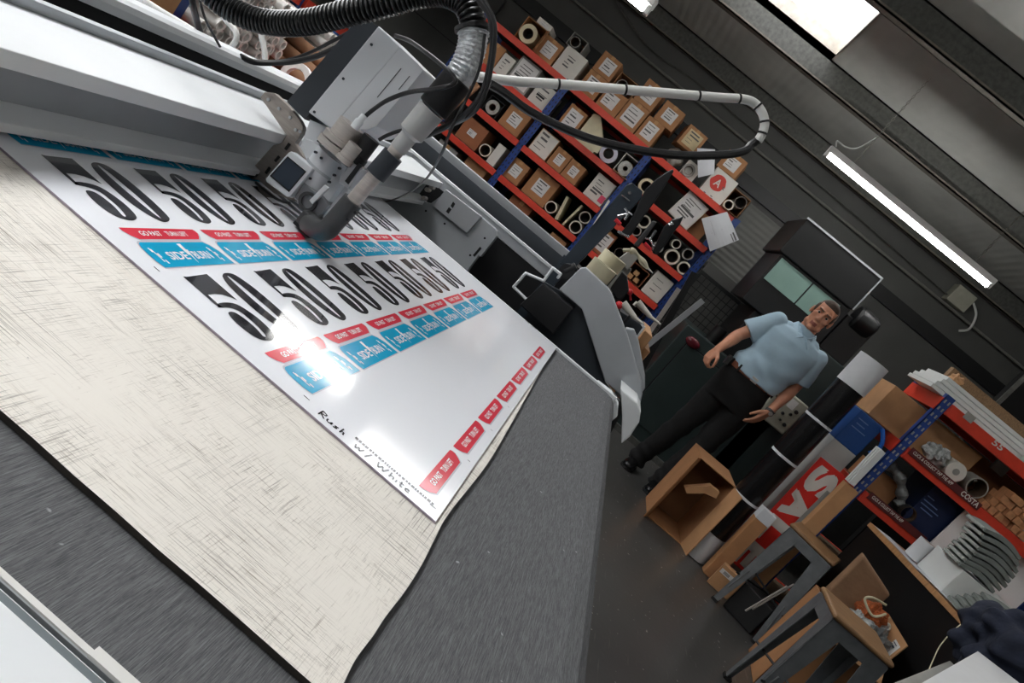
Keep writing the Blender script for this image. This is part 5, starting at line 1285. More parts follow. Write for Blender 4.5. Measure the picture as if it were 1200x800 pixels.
# near table at the lower right corner: white panel and navy jacket
PB, PA, PC = V((1.57, 2.2, .954)), V((1.07, 1.54, .9)), V((1.663, 2.127, .970))
e1 = (PA - PB); e2 = (PC - PB).normalized() * .62
pt = thing('packing_table', (1.75, 1.7, 0), 'small grey packing table at the lower right corner under the white panel', 'table')
c0 = PB + e1 * .5 + e2 * .5
ang = math.atan2(e1.y, e1.x)
mb = MB(); mb.obox((PA.x - .02, PA.y + .03, .825), (PB - PA) * 1.18 - Z * .06375, V((.79, -.61, 0)) * .62, Z * .03); mb.build('tabletop', m_gbox, pt, bevel=.003)
for sx in (-1, 1):
    for sy in (-1, 1):
        q = V((c0.x + .06, c0.y + .02, 0)) + Matrix.Rotation(ang, 3, 'Z') @ V((sx * .32, sy * .21, 0)); MB().b2((q.x - .02, q.y - .02, 0), (q.x + .02, q.y + .02, .825)).build('leg', m_anth, pt)
mb = MB(); mb.obox(PB, e1, e2, Z * -.012); tag(mb.build('melamine_sheet', mat('white melamine panel', '#dddedf', .5, var=.02), bevel=.001), 'large white panel in the lower right corner lying on the packing table', 'panel')
m_navy_c = mat('navy cloth', '#1c2233', .9, var=.3, scale=14, bump=.8, bscale=22)

JKT = True
mb = MB(); c1 = aty(1200, 775, 2.3); mb.obox(PC + V((.02, .03, -.03)), V((.35, .12, .0)), V((.10, -.5, .0)), Z * .012); tag(mb.build('felt_sheet', mat('pale grey felt', '#b3b2ad', .9, var=.25, scale=60), bevel=.001), 'pale grey textured sheet under the navy jacket', 'sheet')
mb = MB(); mb.sweep(spline([aty(1153, 721, 3.05), aty(1140, 722, 3.0), aty(1118, 738, 2.9), aty(1102, 756, 2.85), aty(1094, 772, 2.8), aty(1088, 786, 2.75)], 8), .0022, 8); tag(mb.build('cord', m_creamb), 'thin cream cord curving down from the workbench edge to the white panel', 'cord')
# ================================================================ CEILING LAMPS
m_tube = mat('lit fluorescent tube', '#ffffff', .4, var=0, emit=26., ecol='#fbfbf9')
m_tube2 = mat('brightly lit fluorescent tube', '#ffffff', .4, var=0, emit=52., ecol='#fbfbf9')
m_bat = mat('white batten enamel', '#d9d9d6', .4, var=.03)
m_chain = mat('dull chain', '#9a988f', .4, .6, var=.1)
def batten(label, x0, x1, y, z, rz=0., drop=.42, name='ceiling_light', wid=.022, mt=None):
    c = V(((x0 + x1) / 2, y, z)); L = x1 - x0
    root = thing(name, c, label, 'ceiling light', 'ceiling batten lamps'); root['_o'] = [0, 0, 0]
    MB().b2((-L / 2, -wid, .03), (L / 2, wid, .075)).build('batten', m_bat, root, bevel=.004)
    MB().cyl((-L / 2 + .03, 0, .008), (L / 2 - .03, 0, .008), .0145, seg=20).build('tube', mt or m_tube, root)
    for s in (-1, 1):
        MB().b2((s * (L / 2 - .012) - .012, -.018, -.010), (s * (L / 2 - .012) + .012, .018, .034)).build('lamp_holder', m_bat, root, bevel=.003)
        xs = s * (L / 2 - .2); mb = MB(); n = int(drop / .024)
        for k in range(n):
            zz = .085 + k * .024; a = V((xs, 0, zz)); w = .006
            d = V((w, 0, 0)) if k % 2 else V((0, w, 0))
            mb.sweep([a + d, a + d + Z * .026], .0018, 6); mb.sweep([a - d, a - d + Z * .026], .0018, 6)
        mb.build('chain', m_chain, root)
    mb = MB(); mb.sweep(spline([(-L / 2 + .03, 0, .085), (-L / 2 + .01, 0, .12), (-L / 2 + .08, .02, .13), (-L / 2 + .15, .02, .17), (-L / 2 + .2, .008, min(.30, .085 + drop))], 8), .006, 8); mb.build('flex', m_pvc, root)
    root.rotation_euler.z = rz; root['_o'] = list(c); return root
batten('long lit tube lamp hanging on chains in front of the dark ceiling at the right', .655, 2.15, 5.6, 2.556, drop=.72, mt=m_tube2)
batten('lit tube lamp hanging above the carton rack, cut off by the top edge', -1.50, -.608, 3.55, 2.055, drop=1.3, wid=.045)
batten('added unseen tube lamp far to the right above the workbench', 2.9, 4.4, 3.2, 3.0, drop=.3)  # out of view, added to light the right hand side
batten('added unseen tube lamp behind the viewer at the left, nearer the wall', -3.4, -1.9, -1.0, 3.0, drop=.3)  # this and the next: added out of view to brighten camera-facing sides
batten('added unseen tube lamp behind the viewer at the left, nearer the table', -1.7, -.2, -1.3, 3.0, drop=.3)
batten('added unseen tube lamp behind the viewer at the right', 1.2, 2.7, -.9, 3.0, drop=.3)  # added out of view as front fill for the person
batten('added unseen tube lamp to the right above the gangway', 1.1, 2.6, 2.0, 3.0, drop=.3)  # added out of view to whiten the printed sheet
# ================================================================ PERSON
def remeshed(mb, name, mats, voxel, parent, smooth=6, post=None, loc=None):
    """fuse overlapping closed shapes into one continuous smooth surface"""
    o = mb.build(name, mats, parent, loc=loc)
    md = o.modifiers.new('r', 'REMESH'); md.mode = 'VOXEL'; md.voxel_size = voxel; md.use_smooth_shade = True
    if smooth:
        s = o.modifiers.new('s', 'SMOOTH'); s.factor = .5; s.iterations = smooth
    dg = bpy.context.evaluated_depsgraph_get(); dg.update()
    me = bpy.data.meshes.new_from_object(o.evaluated_get(dg)); old = o.data
    o.modifiers.clear(); o.data = me; bpy.data.meshes.remove(old)
    me.name = name
    if len(me.materials) == 0:
        for m in mats: me.materials.append(m)
    for p in me.polygons: p.use_smooth = True
    if post: post(o)
    return o
def limb(mb, pts, seg=20):
    """chain of balls and cones: pts [(p, r)]"""
    for i, (p, r) in enumerate(pts):
        mb.sphere(p, r, 0, seg, 12)
        if i: mb.cyl(pts[i - 1][0], p, pts[i - 1][1], r, seg)
    return mb
def loft(mb, rings, seg=32, sq=2.4):
    """closed body through superellipse rings [(centre, half-width vec, half-depth vec)]"""
    vs = []
    for c, a, b in rings:
        for k in range(seg):
            t = 2 * PI * k / seg; ct, st = math.cos(t), math.sin(t)
            x = math.copysign(abs(ct) ** (2 / sq), ct); y = math.copysign(abs(st) ** (2 / sq), st)
            vs.append(V(c) + V(a) * x + V(b) * y)
    n = len(rings)
    fs = [[i * seg + k, i * seg + (k + 1) % seg, (i + 1) * seg + (k + 1) % seg, (i + 1) * seg + k] for i in range(n - 1) for k in range(seg)]
    fs += [list(range(seg))[::-1], list(range((n - 1) * seg, n * seg))]
    return mb.add(vs, fs, 0, True)
PYD = 5.02
m_skin = mat('skin', '#cb8f72', .5, var=.08, scale=14)
m_lip = mat('lips', '#9a5a50', .5, var=0)
m_hairm = mat('short grey brown hair', '#4d3e34', .8, var=.35, scale=120)
m_shirt = mat('light blue cotton', '#a6c0d0', .8, var=.05, scale=9, bump=.35, bscale=12)
m_shirt2 = mat('light blue cotton seam', '#90adc0', .8, var=.04)
m_trous = mat('black work trousers', '#0a0a0b', .9, var=.2, scale=10, bump=.5, bscale=14)
m_belt = mat('brown leather belt', '#6b3a24', .4, var=.15, scale=20)
m_shoe = mat('black leather shoe', '#121213', .22, var=.1)
m_eye = mat('eye white', '#b8a89c', .3, var=0)
m_iris = mat('dark iris', '#2a2522', .2, var=0)
man = thing('person', (1.15, PYD, 0), 'person in a light blue shirt and black trousers standing and looking at the camera', 'person')
# joints (his right side is at the left of the picture)
hipc = V((1.215, PYD + .01, .93)); chest = V((1.265, PYD - .005, 1.32)); neckb = V((1.272, PYD, 1.475))
shR, shL = V((1.085, PYD, 1.43)), V((1.452, PYD - .01, 1.405))
elR, elL = V((.965, PYD + .01, 1.205)), V((1.478, PYD + .02, 1.165))
wrR, wrL = V((.900, PYD - .13, 1.045)), V((1.428, PYD - .12, .945))
hc = V((1.275, PYD - .025, 1.632))                                   # middle of the head
fw = (EYE + Z * .0 - hc); fw.z *= 1; fw = V((fw.x, fw.y, fw.z * .8)).normalized()
upv = V((.12, 0, 1)); upv = (upv - fw * upv.dot(fw)).normalized(); sd = fw.cross(upv)   # sd: his left is -sd? (towards +x)
if sd.x < 0: sd = -sd
def Hd(s, f, u): return hc + sd * s + fw * f + upv * u
def ell(mb, c, rs, rf, ru, seg=22, rings=14):
    k = len(mb.v); mb.sphere((0, 0, 0), 1, 0, seg, rings)
    for i in range(k, len(mb.v)):
        p = mb.v[i]; mb.v[i] = V(c) + sd * p.x * rs + fw * p.y * rf + upv * p.z * ru
    # orientation may flip; the remesh does not care
# --- body
mb = MB()
ell(mb, Hd(0, -.012, .040), .075, .096, .083)
ell(mb, Hd(0, .018, -.030), .062, .074, .075)
ell(mb, Hd(0, .035, -.072), .046, .052, .042)
mb.sphere(Hd(0, .072, -.096), .020); 
for s in (-1, 1):
    ell(mb, Hd(s * .040, .062, -.012), .022, .022, .022)             # cheekbone
    ell(mb, Hd(s * .046, .030, -.072), .018, .034, .026)             # jaw corner
    ell(mb, Hd(s * .078, -.008, .0), .010, .019, .031)               # ear
    limb(mb, [(Hd(s * .012, .088, .034), .011), (Hd(s * .045, .074, .036), .010)])   # brow
limb(mb, [(Hd(0, .086, .022), .009), (Hd(0, .106, -.012), .0115), (Hd(0, .104, -.024), .0135)])
for s in (-1, 1): mb.sphere(Hd(s * .012, .094, -.026), .009)
limb(mb, [(Hd(-.020, .078, -.058), .0075), (Hd(0, .088, -.056), .0085), (Hd(.020, .078, -.058), .0075)])
limb(mb, [(Hd(-.016, .078, -.070), .0075), (Hd(0, .086, -.071), .009), (Hd(.016, .078, -.070), .0075)])
limb(mb, [(neckb + Z * -.02, .062), (Hd(0, -.022, -.095), .057), (Hd(0, -.02, -.04), .06)])
loft(mb, [(hipc + Z * -.06, X * .155, Y * .10), (hipc + Z * .10, X * .150, Y * .095), (chest + Z * -.08, X * .155, Y * .10), (chest + Z * .04, X * .165, Y * .105), (chest + Z * .10, X * .130, Y * .075), (neckb + Z * -.01, X * .06, Y * .055)])
def arm(sh, el, wr):
    limb(mb, [(sh - Z * .025, .040), (sh.lerp(el, .5), .044), (el, .040)])
    limb(mb, [(el, .040), (el.lerp(wr, .25), .043), (el.lerp(wr, .7), .031), (wr, .027)])
arm(shR, elR, wrR); arm(shL, elL, wrL)
def hand(wr, d, out, pn, curl, spread=1.):
    """wr wrist, d along the hand, out towards the thumb, pn palm normal (fingers bend towards it)"""
    d, out, pn = d.normalized(), out.normalized(), pn.normalized()
    k0 = wr + d * .085
    for a in (-.028, -.010, .009, .027): limb(mb, [(wr + d * .008 + out * a * .55, .017), (wr + d * .05 + out * a * .95, .0155), (k0 + out * a, .0125)], 12)
    for j, (a, L) in enumerate(((.028, .070), (.010, .080), (-.009, .075), (-.027, .058))):
        p = k0 + out * a * spread; c = curl[j]; dirv = (d + out * a * 1.2).normalized(); q = [(p, .0105)]
        for s_, (f, r) in enumerate(((.44, .0100), (.31, .0092), (.25, .0080))):
            ang_ = c * (s_ + .6)
            v = dirv * math.cos(ang_) + pn * math.sin(ang_)
            p = p + v * L * f; q.append((p, r))
        limb(mb, q, 12)
    t0 = wr + d * .022 + out * .024 + pn * .006
    limb(mb, [(t0, .016), (t0 + (d * .6 + out * .75 + pn * .25).normalized() * .038, .0125), (t0 + (d * .85 + out * .5 + pn * .35).normalized() * .070, .0105), (t0 + (d * .95 + out * .3 + pn * .45).normalized() * .092, .0088)], 12)
camd = -Y
hand(wrR, V((-.17, -.25, -.95)), V((.42, -.85, .1)), V((.75, .25, -.3)), (.85, .92, .95, .98))
hand(wrL, V((-.34, -.20, -.92)), V((-.62, -.75, .2)), V((-.75, .45, -.2)), (.30, .34, .40, .45))
# legs (under the trousers) so the body is one piece
ankR, ankL = V((1.045, PYD + .12, .09)), V((1.235, PYD - .03, .09))
knR, knL = V((1.095, PYD + .03, .50)), V((1.285, PYD - .03, .50))
hpR, hpL = V((1.135, PYD + .01, .90)), V((1.305, PYD, .90))
for a, b, c in ((hpR, knR, ankR), (hpL, knL, ankL)): limb(mb, [(a, .075), (b, .048), (b.lerp(c, .3), .048), (c, .035)])
def paint(o):
    me = o.data; me.materials.clear(); me.materials.append(m_skin); me.materials.append(m_lip); me.materials.append(m_hairm)
    off = V(man['_o'])
    for p in me.polygons:
        q = p.center + off - hc; s, f, u = q.dot(sd), q.dot(fw), q.dot(upv)
        if f > .07 and abs(s) < .023 and -.076 < u < -.054: p.material_index = 1
        if f > .055 and .010 < abs(s) < .046 and .029 < u - abs(s) * .05 < .038: p.material_index = 2
body = remeshed(mb, 'body', [m_skin], .0042, man, 7, paint)
# --- eyes
for s in (-1, 1):
    e = MB(); c = Hd(s * .031, .066, .012); e.sphere(c, .0120, 0, 16, 10); eo = e.build('eye', m_eye, man)
    e = MB(); g = (EYE - c).normalized(); e.cyl(c + g * .0103, c + g * .0123, .0068, seg=16); e.build('iris', m_iris, eo)
# --- hair: cap over the crown, receding at the temples
mb = MB()
ell(mb, Hd(0, -.030, .050), .0775, .090, .080)
ell(mb, Hd(0, -.055, .0), .0745, .060, .065)
ell(mb, Hd(0, .012, .082), .060, .062, .047)
for s in (-1, 1): ell(mb, Hd(s * .064, .0, .038), .016, .044, .040)
remeshed(mb, 'hair', [m_hairm], .005, man, 4)
# --- shirt
mb = MB()
hem = V((1.222, PYD, 1.035))
loft(mb, [(hem, X * .195, Y * .128), (hem + Z * .08 + X * .008, X * .192, Y * .128), (chest + Z * -.12, X * .190, Y * .128), (chest + Z * -.02, X * .198, Y * .132), (chest + Z * .07, X * .200, Y * .125), (chest + Z * .125, X * .165, Y * .095), (neckb + Z * .0, X * .075, Y * .070)], 40)
def sleeve(sh, el, k):
    tip = sh.lerp(el, k); d = (el - sh).normalized()
    limb(mb, [(sh - d * .01 - Z * .004, .065), (sh.lerp(el, .3), .070)]); mb.cyl(sh.lerp(el, .3), tip, .070, .080, 24)
sleeve(shR, elR, .74); sleeve(shL, elL, .78)
limb(mb, [(neckb + V((-.10, 0, -.03)), .05), (neckb + V((.10, 0, -.03)), .05)])
def folds(o):
    me = o.data; off = V(man['_o'])
    N = [v.normal.copy() for v in me.vertices]; P = [v.co.copy() for v in me.vertices]; new = []
    for co_, n_ in zip(P, N):
        q = co_ + off
        w = max(0, min(1, (1.42 - q.z) / .25))
        a = math.sin(q.x * 34 + q.z * 26 + 2 * math.sin(q.z * 17)) * .0035 + math.sin(q.x * 18 - q.z * 47 + q.y * 12) * .0025
        co_ += n_ * a * (.35 + .65 * w); new += list(co_)
    me.vertices.foreach_set('co', new)
shirt = remeshed(mb, 'shirt', [m_shirt], .006, man, 4, folds)
# collar: two folded wings, placket and pocket
for s in (-1, 1):
    c = MB()
    pts = [neckb + V((s * .070, .02, .045)), neckb + V((s * .055, -.055, .030)), neckb + V((s * .006, -.098, -.020)), neckb + V((s * .052, -.112, -.068)), neckb + V((s * .098, -.066, -.030)), neckb + V((s * .100, .02, .0))]
    c.add(pts + [p + V((s * .006, -.006, .004)) for p in pts], [[0, 1, 2, 3, 4, 5], [11, 10, 9, 8, 7, 6]] + [[i, i + 6, (i + 1) % 6 + 6, (i + 1) % 6] for i in range(6)])
    c.build('collar', m_shirt, man, bevel=.002)
c = MB(); c.pipe(neckb + Z * -.012, neckb + Z * .040 + X * .004, .076, .066, 28); c.build('collar_band', m_shirt, man)
# trousers
mb = MB()
loft(mb, [(hipc + Z * -.14, X * .185, Y * .125), (hipc + Z * -.03, X * .192, Y * .132), (hipc + Z * .08, X * .183, Y * .122), (hipc + Z * .135, X * .180, Y * .118)], 40)
for a, b, c_ in ((hpR, knR, ankR), (hpL, knL, ankL)):
    limb(mb, [(a + Z * -.02, .105), (a.lerp(b, .5), .094), (b, .080), (b.lerp(c_, .4), .074), (c_ + Z * .0, .068)])
    mb.cyl(c_ + Z * .0, c_ + Z * -.045, .068, .070, 24)
def folds2(o):
    off = V(man['_o'])
    me = o.data; N = [v.normal.copy() for v in me.vertices]; P = [v.co.copy() for v in me.vertices]; new = []
    for co_, n_ in zip(P, N):
        q = co_ + off
        co_ += n_ * (math.sin(q.z * 30 + q.x * 22 + 1.5 * math.sin(q.z * 13)) * .0035 + (math.sin(q.z * 75 + q.x * 20) * .004 if q.z < .22 else 0)); new += list(co_)
    me.vertices.foreach_set('co', new)
remeshed(mb, 'trousers', [m_trous], .007, man, 4, folds2)
# belt with loops and buckle
b = MB(); seg = 48; bc_ = hipc + Z * .115
def bp(t, r, z): 
    ct, st = math.cos(t), math.sin(t); x = math.copysign(abs(ct) ** .833, ct); y = math.copysign(abs(st) ** .833, st)
    return bc_ + V((x * (.186 + r), y * (.124 + r), z))
vs = [bp(2 * PI * k / seg, r, z) for (r, z) in ((0, -.019), (.006, -.019), (.006, .019), (0, .019)) for k in range(seg)]
fs = [[a * seg + k, a * seg + (k + 1) % seg, ((a + 1) % 4) * seg + (k + 1) % seg, ((a + 1) % 4) * seg + k] for a in range(4) for k in range(seg)]
b.add(vs, fs, 0, True); belt_o = b.build('belt', m_belt, man)
for t in (3.6, 4.1, 5.3, 5.8):
    p = bp(t, .008, 0); MB().box(p, (.014, .010, .052), rz=t + PI / 2).build('belt_loop', m_trous, belt_o, bevel=.002)
p = bp(1.5 * PI, .008, 0); MB().box(p, (.05, .006, .036)).build('buckle', m_steel, belt_o, bevel=.003)
# things on the belt: key ring and tape pouch at his right hip
p = bp(3.35, .016, -.01); MB().box(p, (.03, .05, .07)).build('belt_pouch', m_dkgrey, man, bevel=.006)
p2 = bp(3.0, .012, -.03); mb = MB(); mb.pipe(p2, p2 + X * -.004, .018, .014, 18); mb.build('key_ring', m_steel, man)
# watch on his left wrist
d = (wrL - elL).normalized(); mb = MB(); mb.pipe(wrL - d * .012, wrL + d * .008, .032, .026, 24); w_ = mb.build('watch', m_dkgrey, man); n_ = (Y * -1 + X * .2).normalized(); mb = MB(); mb.cyl(wrL + n_ * .029, wrL + n_ * .036, .014, seg=18); mb.build('watch_face', m_steel, w_)
# shoes
for ank, fd in ((ankR, V((-.30, -.95, 0))), (ankL, V((-.25, -.97, 0)))):
    fd = fd.normalized(); sdv = V((-fd.y, fd.x, 0)); base = V((ank.x, ank.y, 0)); mb = MB()
    def ring(f, w, h, z0=.006):
        return (base + fd * f + Z * (z0 + h / 2), sdv * w, Z * (h / 2))
    loft(mb, [ring(-.075, .025, .06), ring(-.06, .036, .085), ring(-.02, .041, .10), ring(.03, .042, .095), ring(.08, .046, .072), ring(.13, .047, .056), ring(.165, .040, .046), ring(.188, .022, .034)], 24)
    limb(mb, [(base + Z * .06 - fd * .01, .042), (base + Z * .10, .042)])
    so = remeshed(mb, 'shoe', [m_shoe], .005, man, 3)
    s2 = MB(); pts = [(-.082, 0), (-.07, .034), (-.02, .043), (.08, .050), (.14, .050), (.175, .038), (.195, .0)]; out = [base + fd * f + sdv * w for f, w in pts] + [base + fd * f - sdv * w for f, w in pts[-2:0:-1]]
    s2.prism(out, Z * .018); s2.build('sole', m_rub, so)

# navy jacket heaped on the packing table (smooth folded cloth)
jc = aty(1228, 738, 2.30); mb = MB(); rnd = random.Random(11)
tz = .862
for k in range(16):
    a = rnd.uniform(-.13, .17); b = rnd.uniform(-.10, .10); hgt = rnd.uniform(.0, .19) * (1 - abs(a) * 2.2)
    mb.sphere((jc.x + a, jc.y + b, tz + .05 + max(0, hgt)), 1, 0, 18, 12, (rnd.uniform(.05, .095), rnd.uniform(.05, .085), rnd.uniform(.045, .075)))
limb(mb, [(V((jc.x - .12, jc.y - .05, tz + .07)), .045), (V((jc.x + .02, jc.y - .10, tz + .13)), .05), (V((jc.x + .16, jc.y - .06, tz + .20)), .055)])
limb(mb, [(V((jc.x - .02, jc.y + .02, tz + .20)), .055), (V((jc.x + .14, jc.y + .04, tz + .27)), .06)])
def jfold(o):
    me = o.data; off = V(o['_o']); N = [v.normal.copy() for v in me.vertices]; P = [v.co.copy() for v in me.vertices]; new = []
    for c_, n_ in zip(P, N):
        q = c_ + off
        c_ += n_ * (.006 * math.sin(q.x * 70 + q.z * 40 + 2.5 * math.sin(q.z * 28 + q.y * 20)) + .004 * math.sin(q.z * 95 - q.x * 50))
        c_.z = max(c_.z, tz + .001 - off.z); new += list(c_)
    me.vertices.foreach_set('co', new)
jk = remeshed(mb, 'jacket', [m_navy_c], .009, None, 5, jfold, loc=V((jc.x, jc.y, tz)))
tag(jk, 'navy blue jacket heaped in the lower right corner beside the white panel', 'jacket')
# ================================================================ MACHINE BEHIND, WALL FITTINGS
m_dgreen = mat('dark green machine enamel', '#293433', .4, var=.12, scale=6)
m_dgreen2 = mat('greenish grey glass', '#8fb0a5', .25, var=.05, scale=8)
m_blackm = mat('black machine enamel', '#0e0f10', .45, var=.15, scale=8)
m_ctl = mat('beige control plate', '#a8a797', .5, var=.1, scale=15)
MY = 5.75
mc = thing('press_machine', (1.35, 6.1, 0), 'big dark green machine with a black hood and pale green window behind the person', 'machine')
h = PX([(947, 254), (1028.5, 317), (1001, 364), (985, 378), (916, 301), (921, 290), (925, 277)], MY)
x0, x1 = .90, 1.60
mb = MB(); mb.b2((x0, MY, 1.87), (x1, MY + .75, 2.18)); hood = mb.build('hood', m_blackm, mc, bevel=.01)
mb = MB(); mb.b2((x0 - .006, MY - .006, 2.172), (x1 + .006, MY + .004, 2.186)); mb.b2((x1 - .004, MY - .006, 1.88), (x1 + .006, MY + .5, 2.18)); mb.build('hood_edge', m_alu, hood)
mb = MB(); mb.b2((.935, MY + .02, 1.43), (x1, MY + .7, 1.868)); mb.build('upper_case', m_blackm, mc, bevel=.006)
for a, b in ((.955, 1.25), (1.262, 1.52)): MB().b2((a, MY + .012, 1.645), (b, MY + .022, 1.845)).build('window_pane', m_dgreen2, mc, bevel=.002)
mb = MB(); mb.b2((.76, MY + .05, .04), (1.78, MY + .85, 1.02)); mb.build('base_cabinet', m_dgreen, mc, bevel=.012)
mb = MB(); mb.b2((.86, MY + .037, .16), (1.30, MY + .052, .90)); dp = mb.build('door', m_dgreen, mc, bevel=.004)
mb = MB(); 
for lo_, hi_ in (((.848, .16), (.858, .905)), ((.848, .902), (1.31, .912)), ((1.302, .16), (1.312, .905))): mb.b2((lo_[0], MY + .042, lo_[1]), (hi_[0], MY + .0505, hi_[1]))
mb.build('door_seal', m_black, mc)
mb = MB(); mb.b2((1.08, MY + .08, 1.02), (1.61, MY + .82, 1.43)); mb.build('bed', m_blackm, mc, bevel=.01)
mb = MB(); mb.b2((.74, MY + .02, .0), (1.80, MY + .88, .05)); mb.build('plinth', m_steel_dark, mc)
# red lamp cover and brass lever near the hand
MB().sphere((.885, MY + .03, .93), .05, seg=20, rings=12, sc=(1.3, .6, .8)).build('red_cover', mat('dark red plastic', '#5a1620', .2, var=.1), mc)
mb = MB(); mb.cyl((1.0, MY + .16, 1.02), (1.0, MY + .16, 1.16), .055, seg=24); mb.build('drum', m_blackm, mc)
# right hand body with control plate
mb = MB(); mb.b2((1.62, MY + .05, .0), (2.42, MY + .85, 1.52)); mb.build('side_body', m_dgreen, mc, bevel=.012)
cp = MB(); cpl = PX([(886, 489), (891, 480), (914, 456), (926, 454), (950, 476), (922, 494), (905, 510)], MY - .02)
cx0, cx1, cz0, cz1 = 1.60, 1.87, .83, 1.12
cp.b2((cx0, MY - .02, cz0), (cx1, MY + .05, cz1)); ctl = cp.build('control_plate', m_ctl, mc, bevel=.012)
for (u, v, r) in ((.03, .24, .012), (.055, .255, .010), (.08, .26, .009), (.03, .20, .009), (.09, .17, .008), (.15, .13, .013), (.22, .20, .017), (.20, .16, .013), (.17, .08, .010), (.22, .07, .016), (.10, .09, .009), (.06, .12, .008)):
    MB().cyl((cx0 + u, MY - .022, cz0 + v), (cx0 + u, MY - .038, cz0 + v), r, r * .85, seg=18).build('knob', m_black, ctl)
mb = MB(); mb.b2((cx0 + .13, MY - .0225, cz0 + .19), (cx0 + .19, MY - .0195, cz0 + .265)); mb.build('plate_label', m_lab, ctl)
# dark motor with domed end at the right of his head
mt = MB(); p = aty(1012, 378, MY); mt.lathe((p.x - .06, MY + .1, p.z + .01), X, [(0, .085), (.02, .10), (.14, .10), (.17, .09), (.19, .06)], 28); mt.build('motor', m_blackm, mc)
mb = MB(); mb.b2((1.62, MY + .06, 1.52), (1.86, MY + .5, 1.84)); mb.build('motor_mount', m_blackm, mc, bevel=.006)
# dark curtain-like partition at the right, behind the rack
mb = MB(); mb.b2((2.75, 5.6, 0), (5.2, 5.66, 2.28)); o = mb.build('trim_20', mat('black partition', '#0a0a0b', .85, var=.2, scale=5)); struct(o, 'black partition behind the right hand rack')
mb = MB(); mb.b2((2.75, 5.585, 1.2), (2.78, 5.6, 2.3)); mb.b2((3.4, 5.585, .2), (3.42, 5.6, 2.28)); mb.build('post', m_steel_dark, o)
# wall: shutter, sheeting rails, pipe, conduit, junction box, wire mesh
mb = MB(); mb.b2((.70, 7.93, 1.30), (1.60, 8.0, 2.30)); o = struct(mb.build('door_1', m_shutter), 'grey slatted shutter on the back wall'); 
mb = MB(); mb.b2((XL, 7.94, 2.36), (XR, 8.0, 2.50)); struct(mb.build('trim_21', m_blackm), 'dark rail along the back wall')
mb = MB(); mb.cyl((XL, 7.9, 2.73), (XR, 7.9, 2.73), .014, seg=12); o = mb.build('wall_pipe', mat('grey painted pipe', '#7a7973', .5, var=.1)); tag(o, 'long thin grey pipe running along the back wall above the rack', 'pipe')
mb = MB(); n = 26
for i in range(n): 
    x = -4 + i * .35; mb.b2((x, 7.97, 2.5), (x + .03, 8.0, 3.2))
q = [aty(a, b, 7.92) for a, b in ((715, -10), (760, 55), (815, 95), (868, 140), (890, 158), (1000, 250), (1040, 285), (1110, 345))]
mb = MB(); mb.sweep(spline(q, 6), .009, 8); tag(mb.build('wall_cable', m_steel_dark), 'thin cable sagging along the wall above the grey pipe', 'cable')
p = aty(1126, 349, 7.9); jb = thing('junction_box', (p.x, 7.9, p.z - .1), 'pale square junction box high on the back wall under the tube lamp', 'junction box')
mb = MB(); mb.b2((p.x - .11, 7.86, p.z - .10), (p.x + .11, 8.0, p.z + .09)); mb.build('box', m_ctl, jb, bevel=.008)
mb = MB(); mb.sweep(spline([V((p.x + .12, 7.9, p.z + .04)), V((p.x + .22, 7.88, p.z - .04)), V((p.x + .26, 7.86, p.z - .18)), V((p.x + .20, 7.86, p.z - .26))], 6), .012, 8); mb.build('conduit', m_pvc, jb)
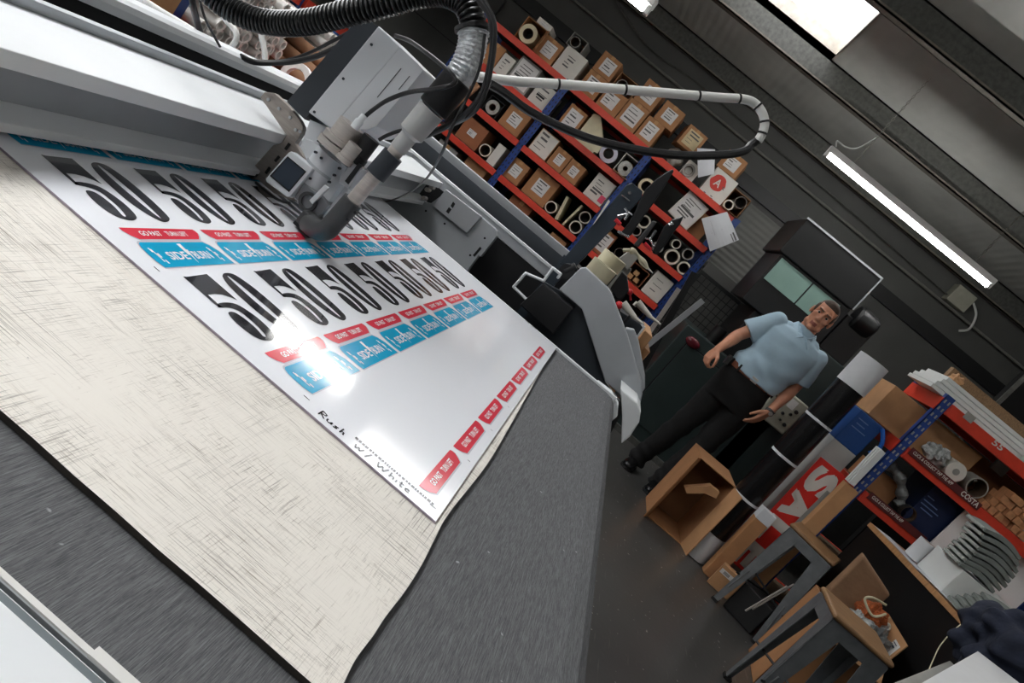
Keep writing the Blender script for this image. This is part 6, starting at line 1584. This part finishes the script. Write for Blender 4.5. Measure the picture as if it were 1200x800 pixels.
# wire mesh screen
wm = thing('mesh_screen', (1.0, 6.66, 0), 'black wire mesh panel standing between the rack and the dark machine', 'mesh panel')
xa, xb, za, zb = .67, 1.30, .45, 1.40
for k in range(15):
    z = za + (zb - za) * k / 14; MB().sweep([(xa, 6.66, z), (xb, 6.66, z)], .004, 6).build('wire', m_blackm, wm)
for k in range(12):
    x = xa + (xb - xa) * k / 11; MB().sweep([(x, 6.667, za), (x, 6.667, zb)], .004, 6).build('wire', m_blackm, wm)
for lo_, hi_ in (((xa - .03, 6.64, 0), (xa, 6.68, 1.43)), ((xb, 6.65, 0), (xb + .03, 6.68, 1.43)), ((xa, 6.65, zb), (xb, 6.68, 1.43)), ((xa, 6.65, za - .03), (xb, 6.68, za))): MB().b2(lo_, hi_).build('frame_bar', m_blackm, wm)
mb = MB(); mb.b2((.66, 6.72, 0), (1.5, 6.76, 1.53)); tag(mb.build('grey_board', m_wall), 'grey board standing behind the wire mesh panel', 'panel')
# tall steel strips leaning at the end of the table
for (a, b, y, w, lab, m_) in (((824, 352), (762, 402), 3.2, .012, 'bright steel strip leaning beyond the end of the console', m_alu), ((796, 338), (758, 394), 3.3, .010, 'dull steel strip leaning left of the bright one', m_steel)):
    p, q = aty(a[0], a[1], y), aty(b[0], b[1], y); d = (p - q).normalized(); q = q - d * ((q.z - .02) / d.z); mb = MB(); n = d.cross(Y).normalized() * w
    mb.obox(q - n, n * 2, Y * .012, p - q); tag(mb.build('steel_strip', m_), lab, 'strip')
p, q = aty(812, 318, 3.4), aty(770, 395, 3.4); d = (p - q).normalized(); q = q - d * ((q.z - .02) / d.z)
mb = MB(); n = d.cross(Y).normalized() * .026
mb.prism([q - n, q + n, p + n * .2, p - n * .9], (0, .02, 0)); tag(mb.build('dark_board', m_blackm), 'dark pointed board leaning against the end of the carton rack', 'panel')
# ================================================================ LIGHT AND CAMERA
w = bpy.data.worlds.new('World'); scene.world = w; w.use_nodes = True
w.node_tree.nodes['Background'].inputs['Color'].default_value = lin('#dfe9f5')
w.node_tree.nodes['Background'].inputs['Strength'].default_value = .6
cam = bpy.data.cameras.new('Camera'); co = bpy.data.objects.new('Camera', cam); COL.objects.link(co)
cam.sensor_width = 36; cam.lens = F_PX / 1200 * 36; cam.clip_start = .02; cam.clip_end = 100
co.matrix_world = Matrix.Translation(EYE) @ Matrix((CAMR.col[0], -CAMR.col[1], -CAMR.col[2])).transposed().to_4x4()
scene.camera = co
vs = scene.view_settings
scene.display_settings.display_device = 'sRGB'
vs.view_transform = 'Standard'; vs.look = 'None'; vs.gamma = 1; vs.exposure = .6; vs.use_curve_mapping = False
for o in bpy.data.objects:
    if '_o' in o: del o['_o']
